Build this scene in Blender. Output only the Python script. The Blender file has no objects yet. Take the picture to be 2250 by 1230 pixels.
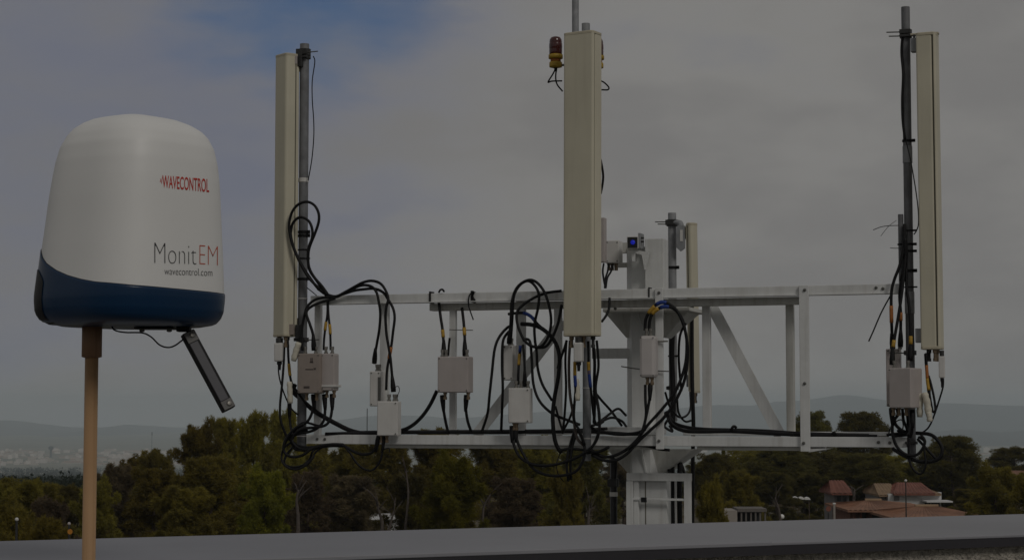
import bpy, bmesh, math, random
import numpy as np
from mathutils import Vector, Matrix, noise
from mathutils.bvhtree import BVHTree

S = bpy.context.scene
COL = S.collection
R = math.radians

# ------------------------------------------------------------------ camera
CZ = 10.0                                   # camera height above the ground outside
F = 4200.0                                  # focal length in photo pixels (2250 wide)
TP = 285.0 / F
PITCH = math.atan(TP)
cam_data = bpy.data.cameras.new('camera')
cam_data.sensor_width = 36.0
cam_data.lens = 36.0 * F / 2250.0
cam_data.clip_start = 0.05
cam_data.clip_end = 60000.0
cam = bpy.data.objects.new('camera', cam_data)
COL.objects.link(cam)
cam.location = (0, 0, CZ)
cam.rotation_euler = (R(90) + PITCH, 0, 0)
S.camera = cam

# ------------------------------------------------------------------ world, sun, exposure
SUN_EL, SUN_AZ = R(38), R(150)              # azimuth from +Y towards +X
world = bpy.data.worlds.new('World')
S.world = world
world.use_nodes = True
wt = world.node_tree
wt.nodes.clear()


def wn(kind, **kw):
    n = wt.nodes.new(kind)
    for k, v in kw.items():
        setattr(n, k, v)
    return n


def wmath(op, a, b=None, c=None, clamp=False):
    n = wn('ShaderNodeMath', operation=op, use_clamp=clamp)
    for i, v in enumerate((a, b, c)):
        if v is None:
            continue
        if isinstance(v, (int, float)):
            n.inputs[i].default_value = v
        else:
            wt.links.new(v, n.inputs[i])
    return n.outputs[0]


def wmix(fac, a, b):
    n = wn('ShaderNodeMix', data_type='RGBA')
    for i, v in ((0, fac), (6, a), (7, b)):
        if isinstance(v, (int, float)):
            n.inputs[i].default_value = v
        elif isinstance(v, tuple):
            n.inputs[i].default_value = (*v, 1)
        else:
            wt.links.new(v, n.inputs[i])
    return n.outputs[2]


wout = wn('ShaderNodeOutputWorld')
bg = wn('ShaderNodeBackground')
bg.inputs['Strength'].default_value = 0.064
sky = wn('ShaderNodeTexSky', sky_type='NISHITA', sun_disc=False)
sky.sun_elevation, sky.sun_rotation = SUN_EL, SUN_AZ
sky.altitude, sky.air_density, sky.dust_density, sky.ozone_density = 300, 1.0, 1.2, 1.0
tc = wn('ShaderNodeTexCoord')
mp = wn('ShaderNodeMapping')
mp.inputs['Scale'].default_value = (1.0, 1.0, 2.4)
wt.links.new(tc.outputs['Generated'], mp.inputs['Vector'])


def wnoise(scale, detail, rough, off, dist=0.0):
    m = wn('ShaderNodeMapping')
    m.inputs['Location'].default_value = off
    wt.links.new(mp.outputs[0], m.inputs['Vector'])
    n = wn('ShaderNodeTexNoise')
    n.inputs['Scale'].default_value = scale
    n.inputs['Detail'].default_value = detail
    n.inputs['Roughness'].default_value = rough
    n.inputs['Distortion'].default_value = dist
    wt.links.new(m.outputs[0], n.inputs['Vector'])
    return n.outputs['Fac']


def wramp(v, lo, hi):
    n = wn('ShaderNodeMapRange', interpolation_type='SMOOTHSTEP')
    wt.links.new(v, n.inputs[0])
    n.inputs[1].default_value, n.inputs[2].default_value = lo, hi
    return n.outputs[0]


n_big = wnoise(5.0, 3.0, 0.5, (3.1, 1.7, 0.4))
n_mid = wnoise(9.0, 3.0, 0.45, (0.3, 4.2, 1.9), 0.2)
n_fine = wnoise(20.0, 4.0, 0.5, (7.3, 2.2, 5.1), 0.2)
# cloud deck: grey tones that vary softly, a cooler thin layer towards the broken side of the deck
tone = wramp(wmath('ADD', wmath('MULTIPLY', n_mid, 0.62), wmath('MULTIPLY', n_fine, 0.38)), 0.36, 0.64)
deck = wmix(tone, (7.2, 7.05, 6.92), (8.6, 8.43, 8.12))


def wdot(d):
    n = wn('ShaderNodeVectorMath', operation='DOT_PRODUCT')
    wt.links.new(tc.outputs['Generated'], n.inputs[0])
    n.inputs[1].default_value = Vector(d).normalized()
    return n.outputs['Value']


thin = wmath('ADD', wramp(wdot((-0.26, 1.0, 0.27)), 0.945, 0.996), wmath('MULTIPLY', wmath('SUBTRACT', n_mid, 0.5), 1.5))
thin = wmath('ADD', thin, wmath('MULTIPLY', wmath('SUBTRACT', n_fine, 0.5), 1.0))
thin_f = wramp(thin, 0.15, 1.35)
deck2 = wmix(wmath('MULTIPLY', thin_f, 0.85), deck, (5.3, 5.75, 7.6))
gap = wmath('ADD', wramp(wdot((-0.115, 1.0, 0.258)), 0.9925, 0.9999), wmath('MULTIPLY', wmath('SUBTRACT', n_fine, 0.5), 0.9))
gap = wmath('ADD', gap, wmath('MULTIPLY', wmath('SUBTRACT', n_mid, 0.5), 0.7))
gap_f = wmath('MULTIPLY', wramp(gap, 0.3, 1.4), 0.85)
skyc = wn('ShaderNodeMix', data_type='RGBA', blend_type='MULTIPLY')
skyc.inputs[0].default_value = 1.0
skyc.inputs[7].default_value = (0.46, 0.84, 1.28, 1)
wt.links.new(sky.outputs[0], skyc.inputs[6])
final = wmix(gap_f, deck2, skyc.outputs[2])
wt.links.new(final, bg.inputs['Color'])
wt.links.new(bg.outputs[0], wout.inputs['Surface'])

sun_data = bpy.data.lights.new('sun', 'SUN')
sun_data.energy = 1.5
sun_data.angle = R(16)
sun_data.color = (1.0, 0.95, 0.88)
sun = bpy.data.objects.new('sun', sun_data)
COL.objects.link(sun)
sdir = Vector((math.sin(SUN_AZ) * math.cos(SUN_EL), math.cos(SUN_AZ) * math.cos(SUN_EL), math.sin(SUN_EL)))
sun.rotation_euler = sdir.to_track_quat('Z', 'Y').to_euler()
sun.location = (20, -20, 60)

S.view_settings.view_transform = 'Standard'
S.view_settings.look = 'None'
S.view_settings.exposure = -1.4
S.view_settings.gamma = 1.0
S.view_settings.use_curve_mapping = False
S.render.engine = 'CYCLES'
S.cycles.use_denoising = True
S.cycles.max_bounces = 6
S.cycles.volume_bounces = 3


# ------------------------------------------------------------------ materials
def mat(name, color, rough=0.6, metal=0.0, var=0.12, scale=6.0, streak=0.0, bump=0.0, bscale=60.0,
        tint=None, coat=0.0, spec=0.5, sscale=22):
    m = bpy.data.materials.new(name)
    m.use_nodes = True
    t = m.node_tree
    b = t.nodes['Principled BSDF']
    b.inputs['Roughness'].default_value = rough
    b.inputs['Metallic'].default_value = metal
    b.inputs['Coat Weight'].default_value = coat
    b.inputs['Specular IOR Level'].default_value = spec
    g = t.nodes.new('ShaderNodeNewGeometry')
    n = t.nodes.new('ShaderNodeTexNoise')
    n.inputs['Scale'].default_value = scale
    n.inputs['Detail'].default_value = 6
    n.inputs['Roughness'].default_value = 0.6
    t.links.new(g.outputs['Position'], n.inputs['Vector'])
    mr = t.nodes.new('ShaderNodeMapRange')
    mr.inputs[1].default_value, mr.inputs[2].default_value = 0.3, 0.7
    t.links.new(n.outputs['Fac'], mr.inputs[0])
    mix = t.nodes.new('ShaderNodeMix')
    mix.data_type = 'RGBA'
    dark = tint if tint else tuple(c * (1 - var * 1.4) for c in color)
    mix.inputs[6].default_value = (*dark, 1)
    mix.inputs[7].default_value = (*(min(1, c * (1 + var * 0.5)) for c in color), 1)
    t.links.new(mr.outputs[0], mix.inputs[0])
    out = mix.outputs[2]
    if streak:
        mpn = t.nodes.new('ShaderNodeMapping')
        mpn.inputs['Scale'].default_value = (sscale, sscale, 1.1)
        t.links.new(g.outputs['Position'], mpn.inputs['Vector'])
        n2 = t.nodes.new('ShaderNodeTexNoise')
        n2.inputs['Scale'].default_value = 1.4
        n2.inputs['Detail'].default_value = 5
        t.links.new(mpn.outputs[0], n2.inputs['Vector'])
        m2 = t.nodes.new('ShaderNodeMapRange')
        m2.inputs[1].default_value, m2.inputs[2].default_value = 0.5, 0.75
        m2.inputs[3].default_value, m2.inputs[4].default_value = 0.0, streak
        t.links.new(n2.outputs['Fac'], m2.inputs[0])
        mx2 = t.nodes.new('ShaderNodeMix')
        mx2.data_type = 'RGBA'
        t.links.new(m2.outputs[0], mx2.inputs[0])
        t.links.new(out, mx2.inputs[6])
        mx2.inputs[7].default_value = (color[0] * 0.45, color[1] * 0.40, color[2] * 0.33, 1)
        out = mx2.outputs[2]
    t.links.new(out, b.inputs['Base Color'])
    if bump:
        n3 = t.nodes.new('ShaderNodeTexNoise')
        n3.inputs['Scale'].default_value = bscale
        n3.inputs['Detail'].default_value = 8
        t.links.new(g.outputs['Position'], n3.inputs['Vector'])
        bp = t.nodes.new('ShaderNodeBump')
        bp.inputs['Strength'].default_value = bump
        bp.inputs['Distance'].default_value = 0.02
        t.links.new(n3.outputs['Fac'], bp.inputs['Height'])
        t.links.new(bp.outputs[0], b.inputs['Normal'])
    return m


M = {}
M['steel'] = mat('white_painted_steel', (0.67, 0.68, 0.675), 0.5, 0, 0.10, 5, streak=0.28, bump=0.05)
M['steel_shaded'] = mat('shaded_white_painted_steel', (0.56, 0.56, 0.53), 0.55, 0, 0.12, 4, streak=0.45, bump=0.05)  # darker copy of the white steel, shade under the beams put into its colour
M['beige'] = mat('beige_radome_plastic', (0.60, 0.565, 0.445), 0.48, 0, 0.07, 2.5, streak=0.12, sscale=22)
M['beige_cap'] = mat('beige_end_cap', (0.52, 0.475, 0.36), 0.5, 0, 0.1, 8)
M['seam'] = mat('dark_seam', (0.13, 0.12, 0.09), 0.8, 0, 0.1, 8)
M['galv'] = mat('galvanised_steel', (0.28, 0.29, 0.305), 0.6, 0.0, 0.22, 14, streak=0.2, bump=0.05)
M['galv_d'] = mat('dark_weathered_galvanised_steel', (0.15, 0.153, 0.163), 0.65, 0.0, 0.25, 12, streak=0.1)
M['galv_m'] = mat('mid_grey_galvanised_steel', (0.185, 0.19, 0.20), 0.65, 0.0, 0.25, 12, streak=0.15)
M['clamp'] = mat('dark_clamp_steel', (0.05, 0.05, 0.05), 0.5, 0.4, 0.2, 30)
M['rod'] = mat('grey_threaded_rod', (0.14, 0.14, 0.13), 0.5, 0.5, 0.2, 60)
M['black'] = mat('black_cable_sheath', (0.008, 0.008, 0.009), 0.55, 0, 0.2, 20, spec=0.25)
M['tie'] = mat('black_tape', (0.008, 0.008, 0.009), 0.6, 0, 0.2, 30, spec=0.25)
M['yellow'] = mat('yellow_tape', (0.45, 0.27, 0.03), 0.6, 0, 0.15, 40)
M['orange'] = mat('orange_tape', (0.40, 0.14, 0.03), 0.6, 0, 0.15, 40)
M['blue'] = mat('blue_tape', (0.01, 0.04, 0.23), 0.55, 0, 0.1, 40)
M['boxgrey'] = mat('light_grey_cast_housing', (0.62, 0.61, 0.59), 0.5, 0, 0.06, 9, streak=0.12)
M['boxtan'] = mat('tan_cast_housing', (0.30, 0.255, 0.225), 0.5, 0, 0.08, 9, streak=0.1)
M['boxtaupe'] = mat('taupe_cast_housing', (0.44, 0.40, 0.385), 0.5, 0, 0.06, 9, streak=0.1)
M['boxpale'] = mat('pale_taupe_housing', (0.53, 0.50, 0.49), 0.5, 0, 0.06, 9, streak=0.1)
M['mark'] = mat('dark_print', (0.07, 0.055, 0.05), 0.6, 0, 0.05, 30)
M['brass'] = mat('dull_brass_connector', (0.24, 0.18, 0.12), 0.4, 0.6, 0.2, 40)
M['conn'] = mat('silver_connector', (0.26, 0.25, 0.23), 0.4, 0.6, 0.2, 40)
M['wrap'] = mat('off_white_sealing_wrap', (0.6, 0.57, 0.48), 0.7, 0, 0.12, 30, bump=0.2)
M['white'] = mat('white_monitor_plastic', (0.765, 0.765, 0.755), 0.45, 0, 0.02, 3, spec=0.4)
M['navy'] = mat('dark_blue_monitor_plastic', (0.003, 0.027, 0.074), 0.3, 0, 0.06, 5, spec=0.35)
M['navy_b'] = mat('black_monitor_plastic', (0.010, 0.010, 0.011), 0.5, 0, 0.1, 5, spec=0.2)
M['redprint'] = mat('red_print', (0.52, 0.03, 0.015), 0.5, 0, 0.02, 5)
M['orprint'] = mat('orange_red_print', (0.52, 0.09, 0.04), 0.5, 0, 0.02, 5)
M['inkprint'] = mat('dark_grey_print', (0.03, 0.03, 0.033), 0.5, 0, 0.02, 5)
M['screen'] = mat('dark_solar_cell', (0.055, 0.055, 0.066), 0.35, 0, 0.1, 60)
M['wood'] = mat('pale_beech_wood', (0.42, 0.255, 0.13), 0.6, 0, 0.14, 3, streak=0.45, sscale=170, bump=0.1, bscale=300)
M['wood_d'] = mat('brown_wood_coupling', (0.25, 0.14, 0.075), 0.6, 0, 0.12, 4, streak=0.4, sscale=140)
M['redglass'] = mat('dark_red_lamp_glass', (0.06, 0.006, 0.005), 0.2, 0, 0.15, 10, coat=0.5)
M['yellowp'] = mat('yellow_lamp_base', (0.42, 0.27, 0.02), 0.5, 0, 0.12, 30, streak=0.15)
M['coping'] = mat('grey_coated_coping_metal', (0.255, 0.257, 0.28), 0.55, 0, 0.10, 1.1, bump=0.03, bscale=9)
M['fascia'] = mat('dark_coping_edge', (0.026, 0.024, 0.030), 0.6, 0, 0.1, 4)
M['stucco'] = mat('rough_grey_render', (0.55, 0.51, 0.44), 0.95, 0, 0.4, 75, bump=1.0, bscale=140, streak=0.15)
M['deck'] = mat('grey_roof_membrane', (0.16, 0.16, 0.155), 0.9, 0, 0.2, 2)
M['bark'] = mat('grey_brown_pine_bark', (0.10, 0.072, 0.055), 0.95, 0, 0.3, 8, bump=0.5, bscale=30)
M['barkpale'] = mat('pale_bark', (0.10, 0.082, 0.07), 0.95, 0, 0.3, 8, bump=0.4, bscale=30)


def foliage(name, c1, c2, c3, scale=0.9):
    m = bpy.data.materials.new(name)
    m.use_nodes = True
    t = m.node_tree
    b = t.nodes['Principled BSDF']
    b.inputs['Roughness'].default_value = 0.75
    b.inputs['Specular IOR Level'].default_value = 0.15
    g = t.nodes.new('ShaderNodeNewGeometry')
    n = t.nodes.new('ShaderNodeTexNoise')
    n.inputs['Scale'].default_value = scale
    n.inputs['Detail'].default_value = 4
    t.links.new(g.outputs['Position'], n.inputs['Vector'])
    r = t.nodes.new('ShaderNodeValToRGB')
    r.color_ramp.elements[0].position = 0.32
    r.color_ramp.elements[0].color = (*c1, 1)
    r.color_ramp.elements[1].position = 0.68
    r.color_ramp.elements[1].color = (*c3, 1)
    e = r.color_ramp.elements.new(0.5)
    e.color = (*c2, 1)
    t.links.new(n.outputs['Fac'], r.inputs[0])
    oi = t.nodes.new('ShaderNodeObjectInfo')
    hs = t.nodes.new('ShaderNodeHueSaturation')
    mr = t.nodes.new('ShaderNodeMapRange')
    mr.inputs[3].default_value, mr.inputs[4].default_value = 0.75, 1.25
    t.links.new(oi.outputs['Random'], mr.inputs[0])
    t.links.new(mr.outputs[0], hs.inputs['Value'])
    mr2 = t.nodes.new('ShaderNodeMapRange')
    mr2.inputs[3].default_value, mr2.inputs[4].default_value = 0.485, 0.512
    t.links.new(oi.outputs['Random'], mr2.inputs[0])
    t.links.new(mr2.outputs[0], hs.inputs['Hue'])
    t.links.new(r.outputs[0], hs.inputs['Color'])
    t.links.new(hs.outputs[0], b.inputs['Base Color'])
    tr = t.nodes.new('ShaderNodeBsdfTranslucent')
    t.links.new(hs.outputs[0], tr.inputs['Color'])
    ms = t.nodes.new('ShaderNodeMixShader')
    ms.inputs[0].default_value = 0.5
    t.links.new(b.outputs[0], ms.inputs[1])
    t.links.new(tr.outputs[0], ms.inputs[2])
    t.links.new(ms.outputs[0], t.nodes['Material Output'].inputs['Surface'])
    return m


M['pine'] = foliage('olive_pine_needles', (0.168, 0.139, 0.034), (0.21, 0.177, 0.036), (0.283, 0.235, 0.037))
M['pinebright'] = foliage('fresh_green_needles', (0.143, 0.139, 0.022), (0.184, 0.176, 0.023), (0.255, 0.23, 0.025))
M['pinedark'] = foliage('dark_needles', (0.112, 0.1, 0.034), (0.142, 0.127, 0.036), (0.185, 0.162, 0.037))
M['scrub'] = foliage('brown_twigs', (0.13, 0.1, 0.064), (0.165, 0.128, 0.074), (0.21, 0.165, 0.085))
M['forest'] = foliage('far_forest_green', (0.022, 0.030, 0.020), (0.028, 0.037, 0.024), (0.036, 0.044, 0.027), 0.03)
M['earth'] = mat('brown_scrub_earth', (0.095, 0.070, 0.045), 0.95, 0, 0.35, 0.2, tint=(0.05, 0.052, 0.022))
M['plain'] = mat('plain_earth_and_green', (0.19, 0.175, 0.13), 0.95, 0, 0.3, 0.004, tint=(0.10, 0.105, 0.065))
M['hill'] = mat('mountain_scrub', (0.07, 0.08, 0.085), 0.95, 0, 0.3, 0.002)
M['tile'] = mat('terracotta_roof_tile', (0.28, 0.145, 0.09), 0.85, 0, 0.28, 0.9)
M['tile_p'] = mat('weathered_pale_roof_tile', (0.30, 0.20, 0.12), 0.85, 0, 0.25, 0.9)
M['tile_r'] = mat('red_roof_tile', (0.21, 0.08, 0.055), 0.85, 0, 0.25, 0.9)
M['brickwall'] = mat('red_brown_brick_wall', (0.17, 0.075, 0.05), 0.9, 0, 0.2, 2)
M['whitewall'] = mat('white_house_wall', (0.60, 0.60, 0.60), 0.85, 0, 0.08, 0.8)
M['greywall'] = mat('grey_house_wall', (0.20, 0.19, 0.19), 0.85, 0, 0.12, 0.8)
M['palewall'] = mat('pale_render_wall', (0.33, 0.30, 0.27), 0.9, 0, 0.12, 1.0)
M['dark'] = mat('dark_opening', (0.012, 0.013, 0.016), 0.5, 0, 0.1, 2)
M['townwall'] = mat('pale_town_wall', (0.52, 0.45, 0.39), 0.9, 0, 0.25, 0.01)
M['townwall2'] = mat('white_town_wall', (0.66, 0.60, 0.55), 0.9, 0, 0.2, 0.01)
M['townroof'] = mat('town_roof', (0.34, 0.22, 0.16), 0.9, 0, 0.2, 0.02)
M['colonnade'] = mat('dim_grey_colonnade', (0.15, 0.135, 0.125), 0.9, 0, 0.15, 1)
M['amber'] = mat('orange_sign_paint', (0.5, 0.2, 0.02), 0.5, 0, 0.1, 6)
M['whitepaint'] = mat('white_paint', (0.75, 0.75, 0.73), 0.5, 0, 0.08, 3)
M['lensblack'] = mat('black_lamp_housing', (0.006, 0.006, 0.008), 0.35, 0, 0.1, 20)
lm = bpy.data.materials.new('blue_lit_lens')
lm.use_nodes = True
lb = lm.node_tree.nodes['Principled BSDF']
lb.inputs['Base Color'].default_value = (0.01, 0.02, 0.4, 1)
lb.inputs['Emission Color'].default_value = (0.02, 0.04, 0.9, 1)
lb.inputs['Emission Strength'].default_value = 0.45
M['bluelens'] = lm

# ------------------------------------------------------------------ projection helpers (photo pixel -> point in the place)
CP, SP = math.cos(PITCH), math.sin(PITCH)
TA = 0.3385                                  # the antenna frame runs obliquely: nearer on the right
TALEN = math.sqrt(1 + TA * TA)
UDIR = Vector((1 / TALEN, -TA / TALEN, 0))   # along the frame, to the right
NDIR = Vector((-TA / TALEN, -1 / TALEN, 0))  # out of the frame, towards the viewer
ZUP = Vector((0, 0, 1))
ANG = math.atan2(UDIR.y, UDIR.x)


def ray(px, py):
    a, b = px - 1125.0, 615.0 - py
    return Vector((a, F * CP - b * SP, F * SP + b * CP))


def at(px, py, Y):
    r = ray(px, py)
    return Vector((0, 0, CZ)) + r * (Y / r.y)


def T(px, py, off=0.0):
    r = ray(px, py)
    return Vector((0, 0, CZ)) + r * ((13.009 - off * TALEN) / (r.y + TA * r.x))


def at_z(px, py, z):
    r = ray(px, py)
    return Vector((0, 0, CZ)) + r * ((z - CZ) / r.z)


CROPS = {'A': (560, 420, 3.6176), 'B': (560, 720, 3.6167), 'C': (880, 600, 2.563), 'D': (1080, 600, 2.675),
         'E': (1300, 640, 2.9286), 'F': (1880, 440, 3.6167), 'G': (1880, 720, 3.6167), 'H': (1200, 420, 3.416),
         'I': (1480, 600, 2.795), 'J': (1880, 0, 2.5625), 'K': (560, 80, 3.075), 'L': (1180, 0, 3.075)}


def crop(k, x, y):
    a, b, s = CROPS[k]
    return a + x / s, b + y / s


# ------------------------------------------------------------------ mesh helpers
def tag(o, label=None, cat=None, group=None, kind=None):
    if label:
        o['label'] = label
    if cat:
        o['category'] = cat
    if group:
        o['group'] = group
    if kind:
        o['kind'] = kind
    return o


def thing(name, loc, label, cat, group=None):
    o = bpy.data.objects.new(name, None)
    o.empty_display_size = 0.1
    o.location = loc
    COL.objects.link(o)
    return tag(o, label, cat, group)


def wloc(o):
    v = Vector(o.location)
    while o.parent:
        o = o.parent
        v += o.location
    return v


def link_mesh(name, me, material, parent=None, origin=None):
    o = bpy.data.objects.new(name, me)
    COL.objects.link(o)
    if material:
        for mm in (material if isinstance(material, (list, tuple)) else [material]):
            me.materials.append(mm)
    if parent:
        o.parent = parent
    if origin is not None:
        o.location = origin
    return o


def finish(bm, name, material, parent=None, origin=None, smooth=False):
    """bm holds world coordinates; shift into the parent's (or own origin's) frame"""
    sh = wloc(parent) if parent else Vector((0, 0, 0))
    if origin is not None:
        sh = Vector(origin)
    bmesh.ops.translate(bm, verts=bm.verts, vec=-sh)
    bmesh.ops.recalc_face_normals(bm, faces=bm.faces)
    me = bpy.data.meshes.new(name)
    bm.to_mesh(me)
    bm.free()
    if smooth:
        me.polygons.foreach_set('use_smooth', [True] * len(me.polygons))
    return link_mesh(name, me, material, parent, None if parent and origin is None else (Vector(origin) - wloc(parent) if parent else sh))


def add_box(bm, c, u, v, w, su, sv, sw, bev=0.0):
    """box centred on c with unit axes u, v, w and full sizes su, sv, sw"""
    mtx = Matrix(((u.x * su, v.x * sv, w.x * sw, c.x), (u.y * su, v.y * sv, w.y * sw, c.y),
                  (u.z * su, v.z * sv, w.z * sw, c.z), (0, 0, 0, 1)))
    r = bmesh.ops.create_cube(bm, size=1.0, matrix=mtx)
    if bev:
        ed = set()
        for vv in r['verts']:
            ed.update(vv.link_edges)
        bmesh.ops.bevel(bm, geom=list(ed), offset=bev, segments=2, affect='EDGES', profile=0.5)


def add_tube(bm, pts, r, seg=8, cap=True):
    pts = [Vector(p) for p in pts]
    rs = r if isinstance(r, (list, tuple)) else [r] * len(pts)
    prev = None
    rings = []
    for i, p in enumerate(pts):
        d = (pts[min(i + 1, len(pts) - 1)] - pts[max(i - 1, 0)])
        if d.length < 1e-9:
            d = Vector((0, 0, 1))
        d.normalize()
        if prev is None:
            a = d.orthogonal().normalized()
        else:
            a = (prev - d * prev.dot(d))
            a = a.normalized() if a.length > 1e-6 else d.orthogonal().normalized()
        prev = a
        b = d.cross(a)
        rings.append([bm.verts.new(p + (a * math.cos(2 * math.pi * k / seg) + b * math.sin(2 * math.pi * k / seg)) * rs[i]) for k in range(seg)])
    for i in range(len(rings) - 1):
        for k in range(seg):
            bm.faces.new((rings[i][k], rings[i][(k + 1) % seg], rings[i + 1][(k + 1) % seg], rings[i + 1][k]))
    if cap:
        bm.faces.new(rings[0][::-1])
        bm.faces.new(rings[-1])


def add_lathe(bm, base, prof, axis=None, seg=20):
    axis = (axis or ZUP).normalized()
    a = axis.orthogonal().normalized()
    b = axis.cross(a)
    rings = []
    for r, z in prof:
        rings.append([bm.verts.new(base + axis * z + (a * math.cos(2 * math.pi * k / seg) + b * math.sin(2 * math.pi * k / seg)) * max(r, 1e-4)) for k in range(seg)])
    for i in range(len(rings) - 1):
        for k in range(seg):
            bm.faces.new((rings[i][k], rings[i][(k + 1) % seg], rings[i + 1][(k + 1) % seg], rings[i + 1][k]))
    bm.faces.new(rings[0][::-1])
    bm.faces.new(rings[-1])


def add_prism(bm, poly, dvec):
    """poly: list of world points, extruded by dvec"""
    a = [bm.verts.new(p) for p in poly]
    b = [bm.verts.new(Vector(p) + dvec) for p in poly]
    bm.faces.new(a)
    bm.faces.new(b[::-1])
    n = len(a)
    for i in range(n):
        bm.faces.new((a[i], a[(i + 1) % n], b[(i + 1) % n], b[i]))


def smooth_path(pts, sub=6):
    pts = [Vector(p) for p in pts]
    if len(pts) < 3:
        return pts
    out = []
    P = [pts[0] * 2 - pts[1]] + pts + [pts[-1] * 2 - pts[-2]]
    for i in range(1, len(P) - 2):
        p0, p1, p2, p3 = P[i - 1], P[i], P[i + 1], P[i + 2]
        for k in range(sub):
            t = k / sub
            out.append(0.5 * ((2 * p1) + (p2 - p0) * t + (2 * p0 - 5 * p1 + 4 * p2 - p3) * t * t + (3 * p1 - p0 - 3 * p2 + p3) * t ** 3))
    out.append(pts[-1])
    return out


def plate(name, x0, y0, x1, y1, off, depth, m, parent, bev=0.002, rot=0.0):
    """box on the antenna frame: front face fills the photo rectangle at distance off in front of the frame"""
    cx, cy = (x0 + x1) / 2, (y0 + y1) / 2
    c = T(cx, cy, off)
    w = (T(x1, cy, off) - T(x0, cy, off)).length
    h = T(cx, y0, off).z - T(cx, y1, off).z
    bm = bmesh.new()
    u, n = UDIR.copy(), NDIR.copy()
    if rot:
        q = Matrix.Rotation(rot, 3, 'Z')
        u, n = q @ u, q @ n
    add_box(bm, c - n * (depth / 2), u, n, ZUP, w, depth, h, bev)
    return finish(bm, name, m, parent)


# ------------------------------------------------------------------ terrain, hills
GP = [(-3000, 0), (215, 0), (400, -10), (1000, -30), (2000, -66), (4000, -116), (6500, -121), (16000, -121)]


def ground_z(y):
    for (a, za), (b, zb) in zip(GP, GP[1:]):
        if y <= b:
            t = (y - a) / (b - a)
            return za + (zb - za) * t
    return GP[-1][1]


ys = [-1500, -300, 0, 30, 60, 90, 120, 150, 180, 215, 260, 320, 400, 520, 700, 1000, 1400, 2000, 2800, 4000, 5000, 6500, 8500, 11000, 14500]
xs = [-8500, -5000, -3000, -1500, -800, -400, -200, -120, -60, -30, 0, 30, 60, 120, 200, 400, 800, 1500, 3000, 5000, 8500]
bm = bmesh.new()
grid = [[bm.verts.new((x, y, ground_z(y) + (noise.noise((x * 0.004, y * 0.004, 0)) * min(6, abs(y) * 0.004) if y > 260 else 0))) for x in xs] for y in ys]
for j in range(len(ys) - 1):
    for i in range(len(xs) - 1):
        f = bm.faces.new((grid[j][i], grid[j][i + 1], grid[j + 1][i + 1], grid[j + 1][i]))
        f.material_index = 1 if ys[j] >= 700 else 0
ground = finish(bm, 'ground', [M['earth'], M['plain']], smooth=True)
tag(ground, 'brown scrubby ground sloping away to the plain', 'ground', kind='structure')


def ridge(name, sky_pts, y0, yc, y1, label, seed):
    pts = sorted(sky_pts)
    bm = bmesh.new()
    rows = 15
    cols = 150
    g = []
    for j in range(rows):
        t = j / (rows - 1)
        y = y0 + (y1 - y0) * t
        tc_ = (yc - y0) / (y1 - y0)
        prof = (t / tc_) if t < tc_ else max(0.0, 1 - (t - tc_) / (1 - tc_))
        prof = prof * prof * (3 - 2 * prof)
        row = []
        for i in range(cols):
            px = pts[0][0] + (pts[-1][0] - pts[0][0]) * i / (cols - 1)
            for (xa, ya), (xb, yb) in zip(pts, pts[1:]):
                if px <= xb:
                    s = (px - xa) / (xb - xa)
                    s = s * s * (3 - 2 * s)
                    py = ya + (yb - ya) * s
                    break
            top = CZ + (900 - py) / F * yc
            x = (px - 1125) / F * yc
            nz = noise.fractal((x * 0.0016 + seed, y * 0.0016, seed), 0.9, 2.1, 5) * (top + 125) * 0.16
            if abs(j / (rows - 1) - tc_) < 0.04:
                nz = noise.noise((x * 0.004 + seed, seed, 0)) * 5
            z = -124 + (top + 124) * prof + nz * (1 if prof > 0.02 else 0)
            row.append(bm.verts.new((x, y, z)))
        g.append(row)
    for j in range(rows - 1):
        for i in range(cols - 1):
            bm.faces.new((g[j][i], g[j][i + 1], g[j + 1][i + 1], g[j + 1][i]))
    return tag(finish(bm, name, M['hill'], smooth=True), label, 'hills', kind='structure')


ridge('mountains', [(-900, 925), (-300, 930), (0, 922), (60, 930), (110, 938), (200, 946), (250, 941), (290, 932), (345, 944), (450, 950), (600, 938), (720, 925),
                    (830, 912), (900, 914), (1000, 918), (1200, 905), (1400, 905), (1580, 889), (1650, 893), (1740, 881), (1850, 867),
                    (1950, 880), (2060, 886), (2250, 892), (2600, 900), (3200, 905)], 9200, 11500, 13600,
      'faint blue grey mountain ridge along the horizon', 3.3)
ridge('foothills', [(1480, 990), (1750, 975), (1880, 965), (1980, 957), (2060, 948), (2120, 944), (2200, 950), (2300, 946), (2700, 955)],
      6800, 7700, 8800, 'darker blue foothills below the mountains at right', 9.1)

# ------------------------------------------------------------------ own roof: parapet with coping, deck, lower roof
CH = CZ - 0.25
fa, fb = at_z(0, 1190, CH), at_z(2250, 1128, CH)
na, nb = at_z(600, 1227, CH), at_z(2250, 1173, CH)
pdir = ((fb - fa).normalized() + (nb - na).normalized()).normalized()
pnor = Vector((pdir.y, -pdir.x, 0)).normalized()          # towards the viewer
if pnor.y > 0:
    pnor = -pnor
pw = (fa - na).dot(-pnor)
p0 = na
jt = (at_z(1703, 1192, CH) - p0).dot(pdir)
parapet = thing('parapet_wall', (p0.x, p0.y, CZ - 1.6), 'grey metal capped roof parapet with rough rendered inner face', 'wall')


def pbox(name, s0, s1, a0, a1, z0, z1, m, bev=0.0, parent=parapet):
    bm = bmesh.new()
    c = p0 + pdir * ((s0 + s1) / 2) - pnor * ((a0 + a1) / 2)
    c.z = (z0 + z1) / 2
    add_box(bm, c, pdir, -pnor, ZUP, s1 - s0, a1 - a0, z1 - z0, bev)
    return finish(bm, name, m, parent)


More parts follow.
